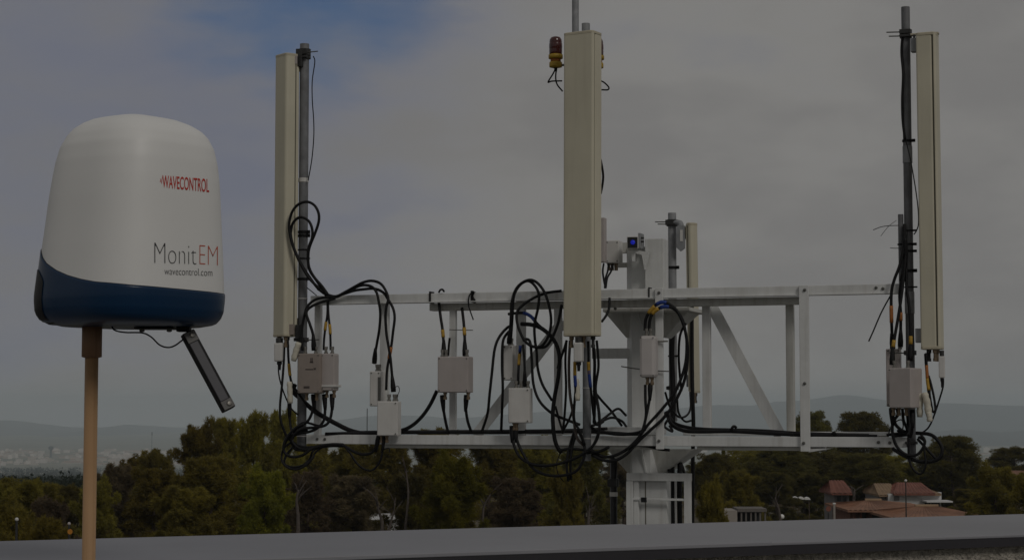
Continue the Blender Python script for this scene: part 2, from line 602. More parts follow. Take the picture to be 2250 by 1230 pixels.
pbox('rendered_wall', -9, 12, 0.022, pw - 0.02, CZ - 1.6, CH - 0.012, M['stucco'])
for (s0, s1, ex) in ((-9, jt, 0.004), (jt + 0.001, 12, 0.0)):
    cs = pbox('coping_sheet', s0, s1, -ex, pw + ex, CH - 0.006, CH + ex * 0.4, M['coping'], 0.0015)
    pbox('coping_edge', s0 + 0.0005, s1 - 0.0005, -ex + 0.0015, 0.0045 - ex, CH - 0.0235, CH - 0.0065, M['fascia'], 0.0)
deck_c = p0 + pnor * 3.2
bm = bmesh.new()
add_box(bm, Vector((deck_c.x, deck_c.y, CZ - 1.65)), pdir, -pnor, ZUP, 20.9, 6.42, 0.1)
tag(finish(bm, 'roof_deck', M['deck']), 'grey roof deck inside the parapet', 'roof', kind='structure')
bm = bmesh.new()
lc = p0 - pnor * (pw + 6.6)
add_box(bm, Vector((lc.x + 1.0, lc.y, (CZ - 3.3) / 2)), pdir, -pnor, ZUP, 26, 13.0, CZ - 3.3)
tag(finish(bm, 'lower_roof', M['deck']), 'lower flat roof carrying the antenna mast', 'roof', kind='structure')
LOWER = CZ - 3.3

# ------------------------------------------------------------------ antenna support frame
base_pt = T(1418, 900, -0.5)
frame = thing('antenna_support_frame', (base_pt.x, base_pt.y, LOWER),
              'white painted steel lattice frame bolted to its central mast', 'antenna frame')


def zrow(xa, ya, xb, yb, off):
    return (T(xa, ya, off).z + T(xb, yb, off).z) / 2


def beam(name, xa, xb, zt, zb, off, depth, m, bev=0.003, lip=0.0):
    A, B = T(xa, 800, off), T(xb, 800, off)
    c = (A + B) / 2 - NDIR * (depth / 2)
    c.z = (zt + zb) / 2
    bm = bmesh.new()
    add_box(bm, c, UDIR, NDIR, ZUP, (B - A).length, depth, zt - zb, bev)
    if lip:
        c2 = (A + B) / 2 + NDIR * 0.005
        c2.z = zb + 0.004
        add_box(bm, c2, UDIR, NDIR, ZUP, (B - A).length - 0.004, 0.012, 0.006)
    return finish(bm, name, m, frame)


ut, ub = zrow(700, 649, 1955, 624, 0), zrow(700, 670, 1955, 645, 0)
lt, lo = zrow(700, 954, 1955, 960, 0), zrow(700, 975, 1955, 982, 0)
beam('upper_beam', 681, 1979, ut, ub, 0.0, 0.06, M['steel'], lip=0.01)
bm_t = zrow(943, 663, 1762, 648, -0.062)
beam('upper_angle', 943, 1762, ub - 0.002, ub - 0.052, -0.064, 0.085, M['steel_shaded'])
beam('lower_beam', 674, 1990, lt, lo, 0.0, 0.06, M['steel'])
beam('lower_angle', 840, 1440, lo - 0.002, lo - 0.026, -0.03, 0.08, M['steel_shaded'])
beam('lower_angle', 1530, 1810, lo - 0.002, lo - 0.026, -0.03, 0.08, M['steel_shaded'])
beam('cable_tray', 886, 1440, lt + 0.028, lt + 0.004, -0.16, 0.10, M['steel'])
beam('cable_tray', 1500, 1965, lt + 0.030, lt + 0.004, -0.14, 0.10, M['steel'])
for (x0, y0, x1, y1, off, d, m) in (
        (1757, 626, 1778, 991, 0.026, 0.022, 'steel'), (1440, 632, 1457, 986, 0.026, 0.022, 'steel'),
        (690, 664, 703, 956, -0.065, 0.04, 'steel'), (834, 664, 851, 956, -0.065, 0.045, 'steel'),
        (987, 676, 1000, 956, -0.066, 0.04, 'steel'), (1134, 640, 1152, 956, -0.066, 0.045, 'steel'),
        (1217, 676, 1232, 956, -0.066, 0.045, 'steel'), (1543, 668, 1560, 956, -0.16, 0.05, 'steel'),
        (1727, 664, 1744, 956, -0.16, 0.05, 'steel_shaded')):
    plate('post', x0, y0, x1, y1, off, d, M[m], frame, 0.003)


def brace(x0, y0, x1, y1, off, width, m):
    a, b = T(x0, y0, off), T(x1, y1, off)
    ax = (b - a).normalized()
    side = ax.cross(NDIR).normalized()
    bm = bmesh.new()
    add_box(bm, (a + b) / 2, ax, side, NDIR, (b - a).length, width, 0.008, 0.002)
    add_box(bm, (a + b) / 2 + side * (width / 2 - 0.004) - NDIR * (width / 2), ax, side, NDIR, (b - a).length, 0.008, width * 0.9, 0.002)
    return finish(bm, 'diagonal_brace', M[m], frame)


brace(1238, 705, 1045, 958, -0.2, 0.078, 'steel')
brace(1562, 668, 1715, 958, -0.22, 0.078, 'steel')
# bolts on the posts and beam ends
for (x, y, off) in ((1768, 637, 0.027), (1768, 842, 0.027), (1766, 973, 0.027), (1448, 643, 0.027), (1448, 968, 0.027), (697, 964, 0.0),
                    (714, 964, 0.0), (1925, 632, 0.0), (1940, 634, 0.0), (1930, 971, 0.0), (1955, 972, 0.0), (1352, 678, -0.06)):
    bm = bmesh.new()
    add_lathe(bm, T(x, y, off), [(0.011, 0.0), (0.011, 0.004), (0.008, 0.009), (0.003, 0.0105)], NDIR, 6)
    finish(bm, 'bolt', M['rod'], frame)
# triangular gusset under the lower beam at the right post
bm = bmesh.new()
add_prism(bm, [T(1776, 986, -0.01), T(1832, 984, -0.01), T(1777, 993, -0.01)], -NDIR * 0.01)
finish(bm, 'gusset_plate', M['steel'], frame)


# central mast: hexagonal column
def mast_ring(x0, x1, off):
    c = T((x0 + x1) / 2, 800, off)
    w = (T(x1, 800, off) - T(x0, 800, off)).length
    return c, w


mc, mw = mast_ring(1378, 1456, -0.5)
mtop = T(1390, 546, -0.5).z
bm = bmesh.new()
hexp = []
for k in range(6):
    a = math.radians(60 * k + 0)
    hexp.append(UDIR * math.cos(a) * mw / 2 + NDIR * math.sin(a) * mw / 2)
add_prism(bm, [Vector((mc.x, mc.y, LOWER + 0.02)) + h for h in hexp], ZUP * (mtop - LOWER - 0.02))
finish(bm, 'mast_column', M['steel'], frame)
bm = bmesh.new()
add_lathe(bm, Vector((mc.x, mc.y, LOWER)), [(0.28, 0), (0.28, 0.02), (0.1, 0.02)], seg=24)
finish(bm, 'mast_foot', M['steel'], frame)
plate('mast_head_box', 1417, 524, 1457, 640, -0.33, 0.15, M['steel'], frame, 0.004)
# flared gusset collars
for (tx0, ty, tx1, bx0, by, bx1, nm) in ((1324, 681, 1512, 1376, 742, 1460, 'upper'), (1334, 986, 1522, 1379, 1038, 1460, 'lower')):
    for ot, ob_ in ((-0.405, -0.455), (-0.80, -0.64)):
        bm = bmesh.new()
        add_prism(bm, [T(tx0, ty, ot), T(tx1, ty, ot), T(bx1, by, ob_), T(bx0, by, ob_)], -NDIR * 0.010)
        finish(bm, 'gusset_plate', M['steel_shaded'], frame)
    for (ax_, bx_) in ((tx0, bx0), (tx1, bx1)):
        a0, a1 = T(ax_, ty, -0.42), T(bx_, by, -0.47)
        bm = bmesh.new()
        add_prism(bm, [a0, a1, a1 - NDIR * 0.16, a0 - NDIR * 0.36], UDIR * 0.008)
        finish(bm, 'gusset_flange', M['steel'], frame)
    bm = bmesh.new()
    a0, a1 = T((tx0 + tx1) / 2 - 22, ty, -0.36), T((bx0 + bx1) / 2 - 2, by, -0.385)
    add_prism(bm, [a0, a1, a1 - NDIR * 0.02, a0 - NDIR * 0.08], UDIR * 0.012)
    finish(bm, 'gusset_rib', M['steel'], frame)
plate('collar_plate', 1324, 676, 1514, 684, -0.2, 0.55, M['steel_shaded'], frame)
plate('collar_plate', 1300, 938, 1440, 954, -0.17, 0.3, M['steel'], frame)
plate('radial_arm', 1300, 765, 1384, 787, -0.45, 0.06, M['steel'], frame)
plate('bracket_arm', 1336, 533, 1384, 556, -0.50, 0.05, M['steel_shaded'], frame)
plate('bracket_arm', 1348, 577, 1384, 587, -0.50, 0.05, M['steel_shaded'], frame)
# guard frame at the foot of the mast
for (x0, y0, x1, y1, off, d) in ((1376, 1039, 1518, 1056, -0.20, 0.03), (1376, 1094, 1518, 1099, -0.205, 0.02),
                                 (1376, 1056.5, 1391, 1230, -0.20, 0.03), (1393, 1056.5, 1403, 1230, -0.215, 0.03),
                                 (1482, 1056.5, 1486, 1230, -0.45, 0.02),
                                 (1503, 1056.5, 1518, 1230, -0.20, 0.03)):
    plate('guard_rail', x0, y0, x1, y1, off, d, M['steel'], frame, 0.002)
plate('mast_sleeve', 1399, 1041, 1465, 1230, -0.26, 0.12, M['steel'], frame, 0.004)
plate('sleeve_edge_line', 1417.5, 1057, 1419.5, 1230, -0.258, 0.004, M['seam'], frame, 0)  # thin dark upright line drawn along the edge between two column faces
plate('padlock', 1408, 1092, 1420, 1103, -0.195, 0.02, M['lensblack'], frame, 0.003)
plate('frame_cable_tie', 1424, 631, 1427, 654, 0.006, 0.07, M['tie'], frame, 0.001)
for x, ya, yb in ((944, 640, 666), (1036, 640, 664)):
    plate('frame_cable_tie', x - 1.5, ya, x + 2, yb, 0.008, 0.075, M['tie'], frame, 0.001)


# ------------------------------------------------------------------ poles
def pole(name, label, xt, yt, xb, yb, wpx, off, m, parts=(), cat='pole', foot=None):
    top, bot = T(xt, yt, off), T(xb, yb, off)
    mid = (top + bot) / 2
    x, y = mid.x, mid.y
    r = (T(xt + wpx / 2, yt, off) - T(xt - wpx / 2, yt, off)).length / 2
    zb = foot if foot is not None else bot.z
    t = thing(name, (x, y, zb), label, cat)
    bm = bmesh.new()
    add_lathe(bm, Vector((x, y, zb)), [(r * 0.9, 0), (r, 0.004), (r, top.z - zb - 0.003), (r * 0.97, top.z - zb), (r * 0.82, top.z - zb), (r * 0.8, top.z - zb - 0.03)], seg=20)
    o = finish(bm, 'tube', m, t)
    for p in o.data.polygons:
        p.use_smooth = len(p.vertices) == 4
    for (kind, py, h) in parts:
        z = T(xt, py, off).z
        bm = bmesh.new()
        if kind == 'clamp':
            add_lathe(bm, Vector((x, y, z - h / 2)), [(r + 0.002, 0), (r + 0.012, 0.001), (r + 0.012, h - 0.001), (r + 0.002, h)], seg=16)
            add_box(bm, Vector((x, y, z)) + NDIR * (r + 0.016), UDIR, NDIR, ZUP, r * 2.6, 0.014, h * 0.8, 0.002)
            finish(bm, 'clamp', M['clamp'], t)
        elif kind == 'tie':
            add_lathe(bm, Vector((x, y, z - h / 2)), [(r + 0.001, 0), (r + 0.006, 0.001), (r + 0.006, h - 0.001), (r + 0.001, h)], seg=16)
            add_box(bm, Vector((x, y, z)) + UDIR * (r + 0.012) + NDIR * 0.01, UDIR, NDIR, ZUP, 0.024, 0.016, h * 1.2, 0.002)
            finish(bm, 'cable_tie', M['tie'], t)
        elif kind == 'band':
            add_lathe(bm, Vector((x, y, z - h / 2)), [(r + 0.001, 0), (r + 0.0035, 0.001), (r + 0.0035, h - 0.001), (r + 0.001, h)], seg=20)
            finish(bm, 'paint_patch', M['galv'] if m is M['galv_d'] else M['boxgrey'], t)
        elif kind == 'rodl' or kind == 'rodr':
            s = -1 if kind == 'rodl' else 1
            a = Vector((x, y, z)) + NDIR * (r + 0.012) + UDIR * (s * r * 0.3)
            add_tube(bm, [a, a + UDIR * (s * h) + ZUP * 0.004], 0.004, 6)
            finish(bm, 'threaded_rod', M['rod'], t)
    return t, Vector((x, y)), r


pole('antenna_pole', 'galvanised pole behind the left beige antenna with black cable loops', 671, 97, 661, 986, 18.5, -0.03, M['galv_m'],
     [('clamp', 116, 0.05), ('clamp', 127, 0.02), ('rodr', 119, 0.115), ('tie', 510, 0.02), ('tie', 518, 0.02), ('tie', 549, 0.010), ('tie', 568, 0.010), ('tie', 613, 0.018),
      ('band', 396, 0.03), ('band', 656, 0.006), ('clamp', 746, 0.03), ('rodr', 748, 0.14), ('band', 958, 0.004)])
pole('antenna_pole', 'short grey pole behind the tall central beige antenna', 1289, 52, 1288, 1012, 17.5, 0.075, M['galv'],
     [('clamp', 88, 0.05), ('band', 852, 0.005), ('clamp', 700, 0.04), ('band', 963, 0.006)])
pole('lightning_rod', 'thin grey rod rising out of the picture above the central antenna', 1266, -60, 1264, 690, 14.5, -0.01, M['galv'], [])
pole('antenna_pole', 'dark weathered pole carrying the right beige antenna', 1990, 16, 2003, 1014, 19, -0.03, M['galv_d'],
     [('clamp', 72, 0.035), ('clamp', 81, 0.02), ('rodl', 73, 0.11), ('rodl', 82, 0.095), ('tie', 310, 0.016), ('band', 340, 0.11), ('tie', 507, 0.01), ('tie', 537, 0.014), ('tie', 552, 0.014),
      ('tie', 595, 0.018), ('tie', 631, 0.008), ('band', 665, 0.14), ('clamp', 775, 0.03), ('rodl', 776, 0.12), ('clamp', 972, 0.02)])
bp_, bxy, br = pole('antenna_pole', 'grey pole of the small rear antenna beyond the mast', 1472, 468, 1484, 925, 17.5, -1.5, M['galv'],
                    [('clamp', 490, 0.05), ('rodl', 489, 0.11), ('rodl', 494, 0.09), ('tie', 588, 0.02), ('tie', 782, 0.012), ('clamp', 852, 0.03)])
# short dark tube strapped beside the right pole
pole('conduit_tube', 'short dark tube strapped to the left of the right antenna pole', 1979, 471, 1981, 628, 12, -0.02, M['galv_d'], [('tie', 537, 0.012)])
# dark service pipe below the rear pole and thick black riser
pole('service_pipe', 'dark pipe on the lower roof left of the mast foot', 1348, 1004, 1349, 1230, 15, -0.55, M['lensblack'], [('band', 1085, 0.03), ('clamp', 1060, 0.06)], 'pipe', LOWER)


# ------------------------------------------------------------------ panel antennas
def rrect(w, d, r, seg=5):
    pts = []
    for (cx, cy, a0) in ((w / 2 - r, d / 2 - r, 0), (-w / 2 + r, d / 2 - r, 90), (-w / 2 + r, -d / 2 + r, 180), (w / 2 - r, -d / 2 + r, 270)):
        for k in range(seg + 1):
            a = math.radians(a0 + 90 * k / seg)
            pts.append((cx + r * math.cos(a), cy + r * math.sin(a)))
    return pts


def panel_antenna(label, xt0, xt1, yt, xb0, xb1, yb, yaw, w, d, seam, off, ports, tilt=0.0):
    """yaw: where the radome front points, degrees to the right of the viewer direction"""
    xm, ym = (xt0 + xt1 + xb0 + xb1) / 4, (yt + yb) / 2
    c = T(xm, ym, off)
    wpx = (xt1 - xt0 + xb1 - xb0) / 2 - 1
    span = (at(xm + wpx / 2, ym, c.y) - at(xm - wpx / 2, ym, c.y)).length
    ca, sa = math.cos(R(yaw)), math.sin(R(yaw))
    ext = w * abs(ca) + d * abs(sa)
    k = span / ext * 1.03
    w, d = w * k, d * k
    ztop, zbot = T(xm, yt, off).z, T(xm, yb, off).z
    fwd = Vector((sa, -ca, 0))
    rgt = Vector((ca, sa, 0))
    top_c = at((xt0 + xt1) / 2, yt, c.y)
    bot_c = at((xb0 + xb1) / 2, yb, c.y)
    t = thing('panel_antenna', (bot_c.x, c.y, zbot), label, 'antenna')

    def ring(prof, z):
        s = (z - zbot) / (ztop - zbot)
        ctr = bot_c.lerp(top_c, s)
        return [Vector((ctr.x, c.y, z)) + rgt * px + fwd * py for px, py in prof]

    def shell(name, prof, z0, z1, m, inset=0.006):
        bm = bmesh.new()
        cxp = sum(p[0] for p in prof) / len(prof)
        cyp = sum(p[1] for p in prof) / len(prof)

        def sc(f):
            return [(cxp + (p[0] - cxp) * f, cyp + (p[1] - cyp) * f) for p in prof]
        rings = [[bm.verts.new(v) for v in ring(p, z)] for p, z in ((sc(0.93), z0), (sc(1.0), z0 + inset), (sc(1.0), z1 - inset), (sc(0.93), z1))]
        n = len(prof)
        for i in range(3):
            for q in range(n):
                bm.faces.new((rings[i][q], rings[i][(q + 1) % n], rings[i + 1][(q + 1) % n], rings[i + 1][q]))
        bm.faces.new(rings[0][::-1])
        bm.faces.new(rings[-1])
        o = finish(bm, name, m, t)
        return o

    # radome: front slice of depth `seam`; rear shell behind a shadow gap
    gap = 0.009 / max(0.45, abs(sa))
    rd = seam
    pr = [(x, min(y, 0) if False else y) for x, y in rrect(w, rd * 2, min(0.022, rd * 0.9))]
    pr = [(x, y + d / 2 - rd) for x, y in pr if y >= -1e-9]
    pr = [(x, max(y, d / 2 - rd)) for x, y in pr] + [(-w / 2, d / 2 - rd), (w / 2, d / 2 - rd)]
    shell('radome', pr, zbot + 0.012, ztop - 0.012, M['beige'])
    rear = rrect(w - 0.004, d - rd - gap, 0.012)
    rear = [(x, y - (rd + gap) / 2) for x, y in rear]
    shell('rear_shell', rear, zbot + 0.012, ztop - 0.012, M['beige'])
    core = [(x, y) for x, y in rrect(w - 0.016, d - 0.02, 0.01)]
    shell('seam_core', core, zbot + 0.016, ztop - 0.016, M['seam'])
    for nm, z0, z1 in (('top_cap', ztop - 0.022, ztop), ('bottom_cap', zbot, zbot + 0.022)):
        shell(nm, [(x * 1.012, y * 1.02) for x, y in rrect(w, d, 0.02)], z0, z1, M['beige_cap'], 0.004)
    # ports under the antenna
    for i in range(ports):
        s = (i + 0.5) / ports - 0.5
        p = Vector((bot_c.x, c.y, zbot)) + rgt * (w * 0.8 * s) + fwd * (d * 0.18 * (-1) ** i)
        bm = bmesh.new()
        add_lathe(bm, p + ZUP * 0.001, [(0.016, 0), (0.016, -0.022), (0.011, -0.024), (0.011, -0.055), (0.014, -0.056), (0.014, -0.075)], seg=10)
        finish(bm, 'port', M['clamp'] if i % 2 else M['brass'], t)
    # rear bracket hardware
    for z in (ztop - 0.07, zbot + 0.09):
        ctr = Vector((bot_c.lerp(top_c, (z - zbot) / (ztop - zbot)).x, c.y, z)) - fwd * (d / 2 + 0.02)
        bm = bmesh.new()
        add_box(bm, ctr, rgt, fwd, ZUP, w * 0.45, 0.04, 0.09, 0.004)
        finish(bm, 'mounting_bracket', M['galv'], t)
    return t, zbot, bot_c, rgt, fwd, w, d


panel_antenna('beige panel antenna at the left end, nearest the white domed monitor', 603, 660, 121, 597.5, 655, 740, -50, 0.17, 0.125, 0.075, 0.02, 3)
panel_antenna('tall beige panel antenna in the centre, beside the red lamp', 1238, 1323, 73, 1237, 1322, 739, -30, 0.22, 0.13, 0.018, 0.27, 4)
panel_antenna('beige panel antenna at the right end, mounted right of its dark pole', 2009.5, 2065, 74, 2021, 2077, 768, 66, 0.15, 0.16, 0.015, 0.03, 3)
panel_antenna('small beige panel antenna standing farthest back behind the mast', 1505, 1535, 490, 1512, 1541, 863, 40, 0.14, 0.10, 0.03, -1.45, 2)

# bracket plates at the tops
br_t = thing('antenna_bracket', T(1492, 520, -1.45), 'grey rounded bracket holding the small rear antenna to its pole', 'bracket')
bm = bmesh.new()
add_tube(bm, smooth_path([T(1472, 489, -1.48), T(1488, 489, -1.46), T(1496, 494, -1.45), T(1496, 520, -1.45), T(1495, 540, -1.45)]), 0.022, 10)
finish(bm, 'arm', M['galv'], br_t, smooth=True)
bm = bmesh.new()
outl = [(1486, 498), (1492, 494), (1504, 496), (1504, 545), (1495, 552), (1486, 544)]
add_prism(bm, [T(x, y, -1.42) for x, y in outl], -NDIR * 0.02)
finish(bm, 'cheek_plate', M['galv'], br_t)
bm = bmesh.new()
add_prism(bm, [T(x, y, -1.415) for x, y in [(1494, 505), (1500, 505), (1500, 530), (1494, 530)]], -NDIR * 0.01)
finish(bm, 'slot', M['boxgrey'], br_t)
br_l = thing('antenna_bracket', T(646, 140, 0.0), 'steel bracket joining the top of the left antenna to its pole', 'bracket')
plate('plate', 637, 123, 653, 141, 0.05, 0.004, M['boxtaupe'], br_l, 0.001)
plate('web', 653, 112, 663, 146, 0.03, 0.05, M['clamp'], br_l, 0.003)
br_l2 = thing('antenna_bracket', T(646, 720, 0.0), 'rusty steel bracket at the bottom of the left antenna', 'bracket')
plate('plate', 631, 712, 645, 735, 0.075, 0.02, M['boxtan'], br_l2, 0.002)
plate('web', 648, 713, 656, 744, 0.05, 0.05, M['clamp'], br_l2, 0.003)
br_r = thing('antenna_bracket', T(2006, 80, 0.0), 'dark steel strap between the right pole top and antenna top', 'bracket')
plate('strap', 2000, 72, 2062, 76, 0.03, 0.05, M['beige_cap'], br_r, 0.002)
plate('hook', 2006, 76, 2011, 108, 0.045, 0.012, M['clamp'], br_r, 0.002)


# ------------------------------------------------------------------ equipment boxes
def equip(label, x0, y0, x1, y1, off, depth, m, tops=(), bots=(), rot=0.0, bev=0.006, name='equipment_box', lid=True, cat='equipment box', round_=False, screws=True):
    c = T((x0 + x1) / 2, y1, off)
    t = thing(name, c, label, cat)
    body = plate('housing', x0, y0, x1, y1, off, depth, m, t, bev, rot)
    if lid:
        lid_o = plate('lid', x0 + 1.4, y0 + 1.4, x1 - 1.4, y1 - 1.4, off + 0.004, 0.008, m, t, 0.002, rot)
    if screws:
        for sx in (x0 + 4, x1 - 4):
            for sy in (y0 + 4.5, y1 - 4.5):
                bm = bmesh.new()
                add_lathe(bm, T(sx, sy, off + 0.004), [(0.005, 0), (0.005, 0.002), (0.003, 0.003)], NDIR, 8)
                finish(bm, 'screw', M['rod'], lid_o if lid else t)
    for xs_, yy, s in [(x, y0, 1) for x in tops] + [(x, y1, -1) for x in bots]:
        p = T(xs_, yy, off) - NDIR * depth * 0.45
        bm = bmesh.new()
        add_lathe(bm, p - ZUP * (0.002 * s), [(0.014, 0), (0.014, 0.012 * s), (0.010, 0.013 * s), (0.010, 0.03 * s), (0.013, 0.031 * s), (0.013, 0.05 * s)], seg=10)
        finish(bm, 'connector', M['conn'] if s > 0 else M['brass'], t)
    return t


e1 = equip('tan rounded equipment box with dark printed mark on the left pole', 653, 776, 703, 864, 0.13, 0.10, M['boxtan'], (665, 688), (668, 690), bev=0.012)
for (x0, y0, x1, y1) in ((671, 810, 688, 812.5), (689, 808, 694, 812), (682, 786, 684, 797), (685, 786, 687, 797), (680.5, 794, 688, 797), (667, 848, 680, 853)):
    plate('printed_mark', x0, y0, x1, y1, 0.135, 0.0008, M['mark'], e1, 0)
e2 = equip('taupe ribbed equipment box right of the tan one', 704, 776, 734, 858, 0.09, 0.09, M['boxtaupe'], (711, 725), (713, 729), bev=0.012)
plate('mounting_strap', 703, 845, 736, 850, 0.10, 0.11, M['boxgrey'], e2, 0.002)
equip('narrow light grey box seen edge on, left of the hanging white box', 812, 815, 836, 892, 0.03, 0.12, M['boxgrey'], (822, 827), (), bev=0.005)
plate('side_fins', 830, 828, 835, 880, 0.038, 0.02, M['rod'], bpy.data.objects[-1] if False else equip('square white box hanging over the left lower beam', 829, 881, 873, 957, 0.13, 0.09, M['boxgrey'], (850, 862, 866), (833, 845), rot=R(6)), 0.001)
equip('square grey box hanging under the upper beam between two posts', 961, 783, 1029, 862, 0.10, 0.10, M['boxtaupe'], (967, 975, 1021), (973, 1024))
equip('narrow white box above the square one, left of the central antenna', 1105, 758, 1127, 835, 0.02, 0.11, M['boxgrey'], (1115, 1119), (), bev=0.005)
equip('square white box with two cables below, left of the central antenna', 1117, 852, 1163, 929, 0.13, 0.09, M['boxgrey'], (1130, 1141, 1156), (1126, 1131), rot=R(4))
equip('rounded white radio unit fixed to the post right of the mast', 1404, 737, 1439, 829, 0.13, 0.10, M['boxpale'], (1417, 1426), (1419, 1429), bev=0.02, name='radio_unit', lid=False, cat='radio unit')
equip('large taupe box on the right pole under the cables', 1950, 808, 2004, 896, 0.20, 0.16, M['boxtaupe'], (1962, 1992), (1960, 1972, 1988), rot=R(-20), bev=0.008)
equip('tall grey box partly hidden behind the large taupe box on the right', 1947, 766, 1978, 893, -0.03, 0.08, M['boxtaupe'], (1958, 1976), (), bev=0.006)
equip('small white junction box on arms left of the mast head', 1330, 528, 1360, 578, -0.36, 0.10, M['boxgrey'], (), (1334, 1341, 1350), bev=0.006)
hb = equip('thin grey plate box half hidden behind the central antenna', 1316, 478, 1328, 576, -0.25, 0.06, M['boxtaupe'], (), (), bev=0.004, screws=False)


def ret(label, x0, y0, x1, y1, off):
    c = T((x0 + x1) / 2, y1, off)
    t = thing('tilt_motor', c, label, 'tilt motor')
    a, b = T((x0 + x1) / 2, y0, off), T((x0 + x1) / 2, y1, off)
    w = (T(x1, y0, off) - T(x0, y0, off)).length
    bm = bmesh.new()
    add_box(bm, (a + b) / 2, UDIR, NDIR, ZUP, w, w * 0.9, (a - b).length, w * 0.16)
    finish(bm, 'body', M['boxgrey'], t)
    bm = bmesh.new()
    add_lathe(bm, b, [(w * 0.28, 0.002), (w * 0.28, -0.02), (w * 0.2, -0.022), (w * 0.16, -0.06)], seg=10)
    finish(bm, 'plug', M['tie'], t)
    bm = bmesh.new()
    add_lathe(bm, a, [(w * 0.4, -0.001), (w * 0.4, 0.035)], seg=10)
    finish(bm, 'collar', M['clamp'], t)


ret('small white tilt motor under the left antenna', 605, 753, 623, 794, 0.06)
ret('small white tilt motor under the central antenna', 1262, 752, 1281, 795, 0.33)
ret('small white tilt motor under the right antenna', 2063, 782, 2076, 830, 0.06)


def wrap(label, pts, off, r):
    P = [T(x, y, off) for x, y in pts]
    P = smooth_path(P, 4)
    n = len(P)
    bm = bmesh.new()
    rs = [r * (0.8 if i in (0, n - 1) else 1.0 + 0.1 * math.sin(i * 2.3)) for i in range(n)]
    add_tube(bm, P, rs, 10)
    o = finish(bm, 'sealed_joint', M['wrap'], origin=P[-1], smooth=True)
    tag(o, label, 'cable joint')


wrap('off white wrapped cable joint slanting beside the left pole', [(657, 752), (650, 772), (645, 793)], 0.12, 0.021)
wrap('off white wrapped cable joint hanging below the tan box', [(636, 838), (637, 862), (638, 886)], 0.12, 0.019)
wrap('off white wrapped joint hanging under the central antenna', [(1266, 832), (1268, 855), (1269, 880)], 0.24, 0.019)
wrap('leftmost of three wrapped joints right of the large taupe box', [(2022, 864), (2021, 890), (2021, 916)], 0.10, 0.020)
wrap('middle of three wrapped joints right of the large taupe box', [(2031, 862), (2037, 885), (2041, 912)], 0.12, 0.022)
wrap('short lowest of three wrapped joints right of the large taupe box', [(2040, 905), (2042, 915), (2043, 926)], 0.13, 0.018)


# ------------------------------------------------------------------ obstruction lamps
def beacon(label, x, y0, y1, off, side=1):
    a, b = T(x, y0, off), T(x, y1, off)
    h = a.z - b.z
    r = (T(x + 15, y1, off) - T(x, y1, off)).length
    t = thing('obstruction_lamp', b, label, 'lamp')

    def lt_(name, prof, m):
        bm = bmesh.new()
        add_lathe(bm, b, [(r * q, h * z) for q, z in prof], seg=24)
        o = finish(bm, name, m, t)
        for p in o.data.polygons:
            p.use_smooth = len(p.vertices) == 4
    lt_('base_ring', [(0.55, -0.02), (0.88, 0.0), (0.9, 0.03), (0.9, 0.14), (0.82, 0.17)], M['yellowp'])
    lt_('neck', [(0.72, 0.165), (0.72, 0.275)], M['orange'])
    lt_('collar_ring', [(0.9, 0.27), (1.0, 0.28), (1.0, 0.40), (0.9, 0.415)], M['yellowp'])
    lt_('glass', [(0.86, 0.41), (0.9, 0.44), (0.92, 0.55), (0.90, 0.60), (0.93, 0.62), (0.92, 0.76), (0.86, 0.80), (0.88, 0.82), (0.84, 0.90), (0.66, 0.97), (0.3, 1.0), (0.02, 1.005)], M['redglass'])
    lt_('gland', [(0.2, -0.14), (0.24, -0.02)], M['tie'])
    a_ = b + UDIR * (r * 0.6 * side) + ZUP * (h * 0.08)
    bm = bmesh.new()
    add_box(bm, a_ + UDIR * (0.05 * side) - NDIR * 0.03, UDIR, NDIR, ZUP, 0.10, 0.03, 0.012, 0.002)
    finish(bm, 'bracket', M['galv'], t)


beacon('dark red lamp on yellow rings left of the central antenna top', 1221, 81, 148, 0.10)
beacon('second yellow ringed lamp almost hidden behind the central antenna top', 1312, 84, 150, 0.02, -1)

# blue lit fixture on the mast head
t = thing('floodlight', T(1390, 546, -0.3), 'black square lamp with blue lens on the mast head', 'lamp')
plate('housing', 1378, 519, 1402, 546, -0.22, 0.16, M['boxgrey'], t, 0.004, R(12))
plate('bezel', 1379.5, 521, 1400.5, 544.5, -0.214, 0.006, M['lensblack'], t, 0.001, R(12))
bm = bmesh.new()
add_lathe(bm, T(1390.5, 532.5, -0.208), [(0.016, 0), (0.016, 0.004), (0.010, 0.008), (0.003, 0.0095)], NDIR, 16)
finish(bm, 'lens', M['bluelens'], t, smooth=True)
plate('side_bracket', 1402, 512, 1407, 545, -0.25, 0.10, M['galv'], t, 0.002)
for y in (523, 531):
    bm = bmesh.new()
    p = T(1407, y, -0.27)
    add_tube(bm, [p, p + UDIR * 0.025], 0.007, 8)
    finish(bm, 'bolt', M['clamp'], t)
bm = bmesh.new()
add_prism(bm, [T(1386, 547, -0.27), T(1424, 554, -0.27), T(1416, 592, -0.27), T(1410, 560, -0.27), T(1396, 556, -0.27), T(1394, 574, -0.27), T(1389, 574, -0.27)], -NDIR * 0.05)
finish(bm, 'support_bracket', M['steel'], t)

# ------------------------------------------------------------------ cables
CABLES = 0


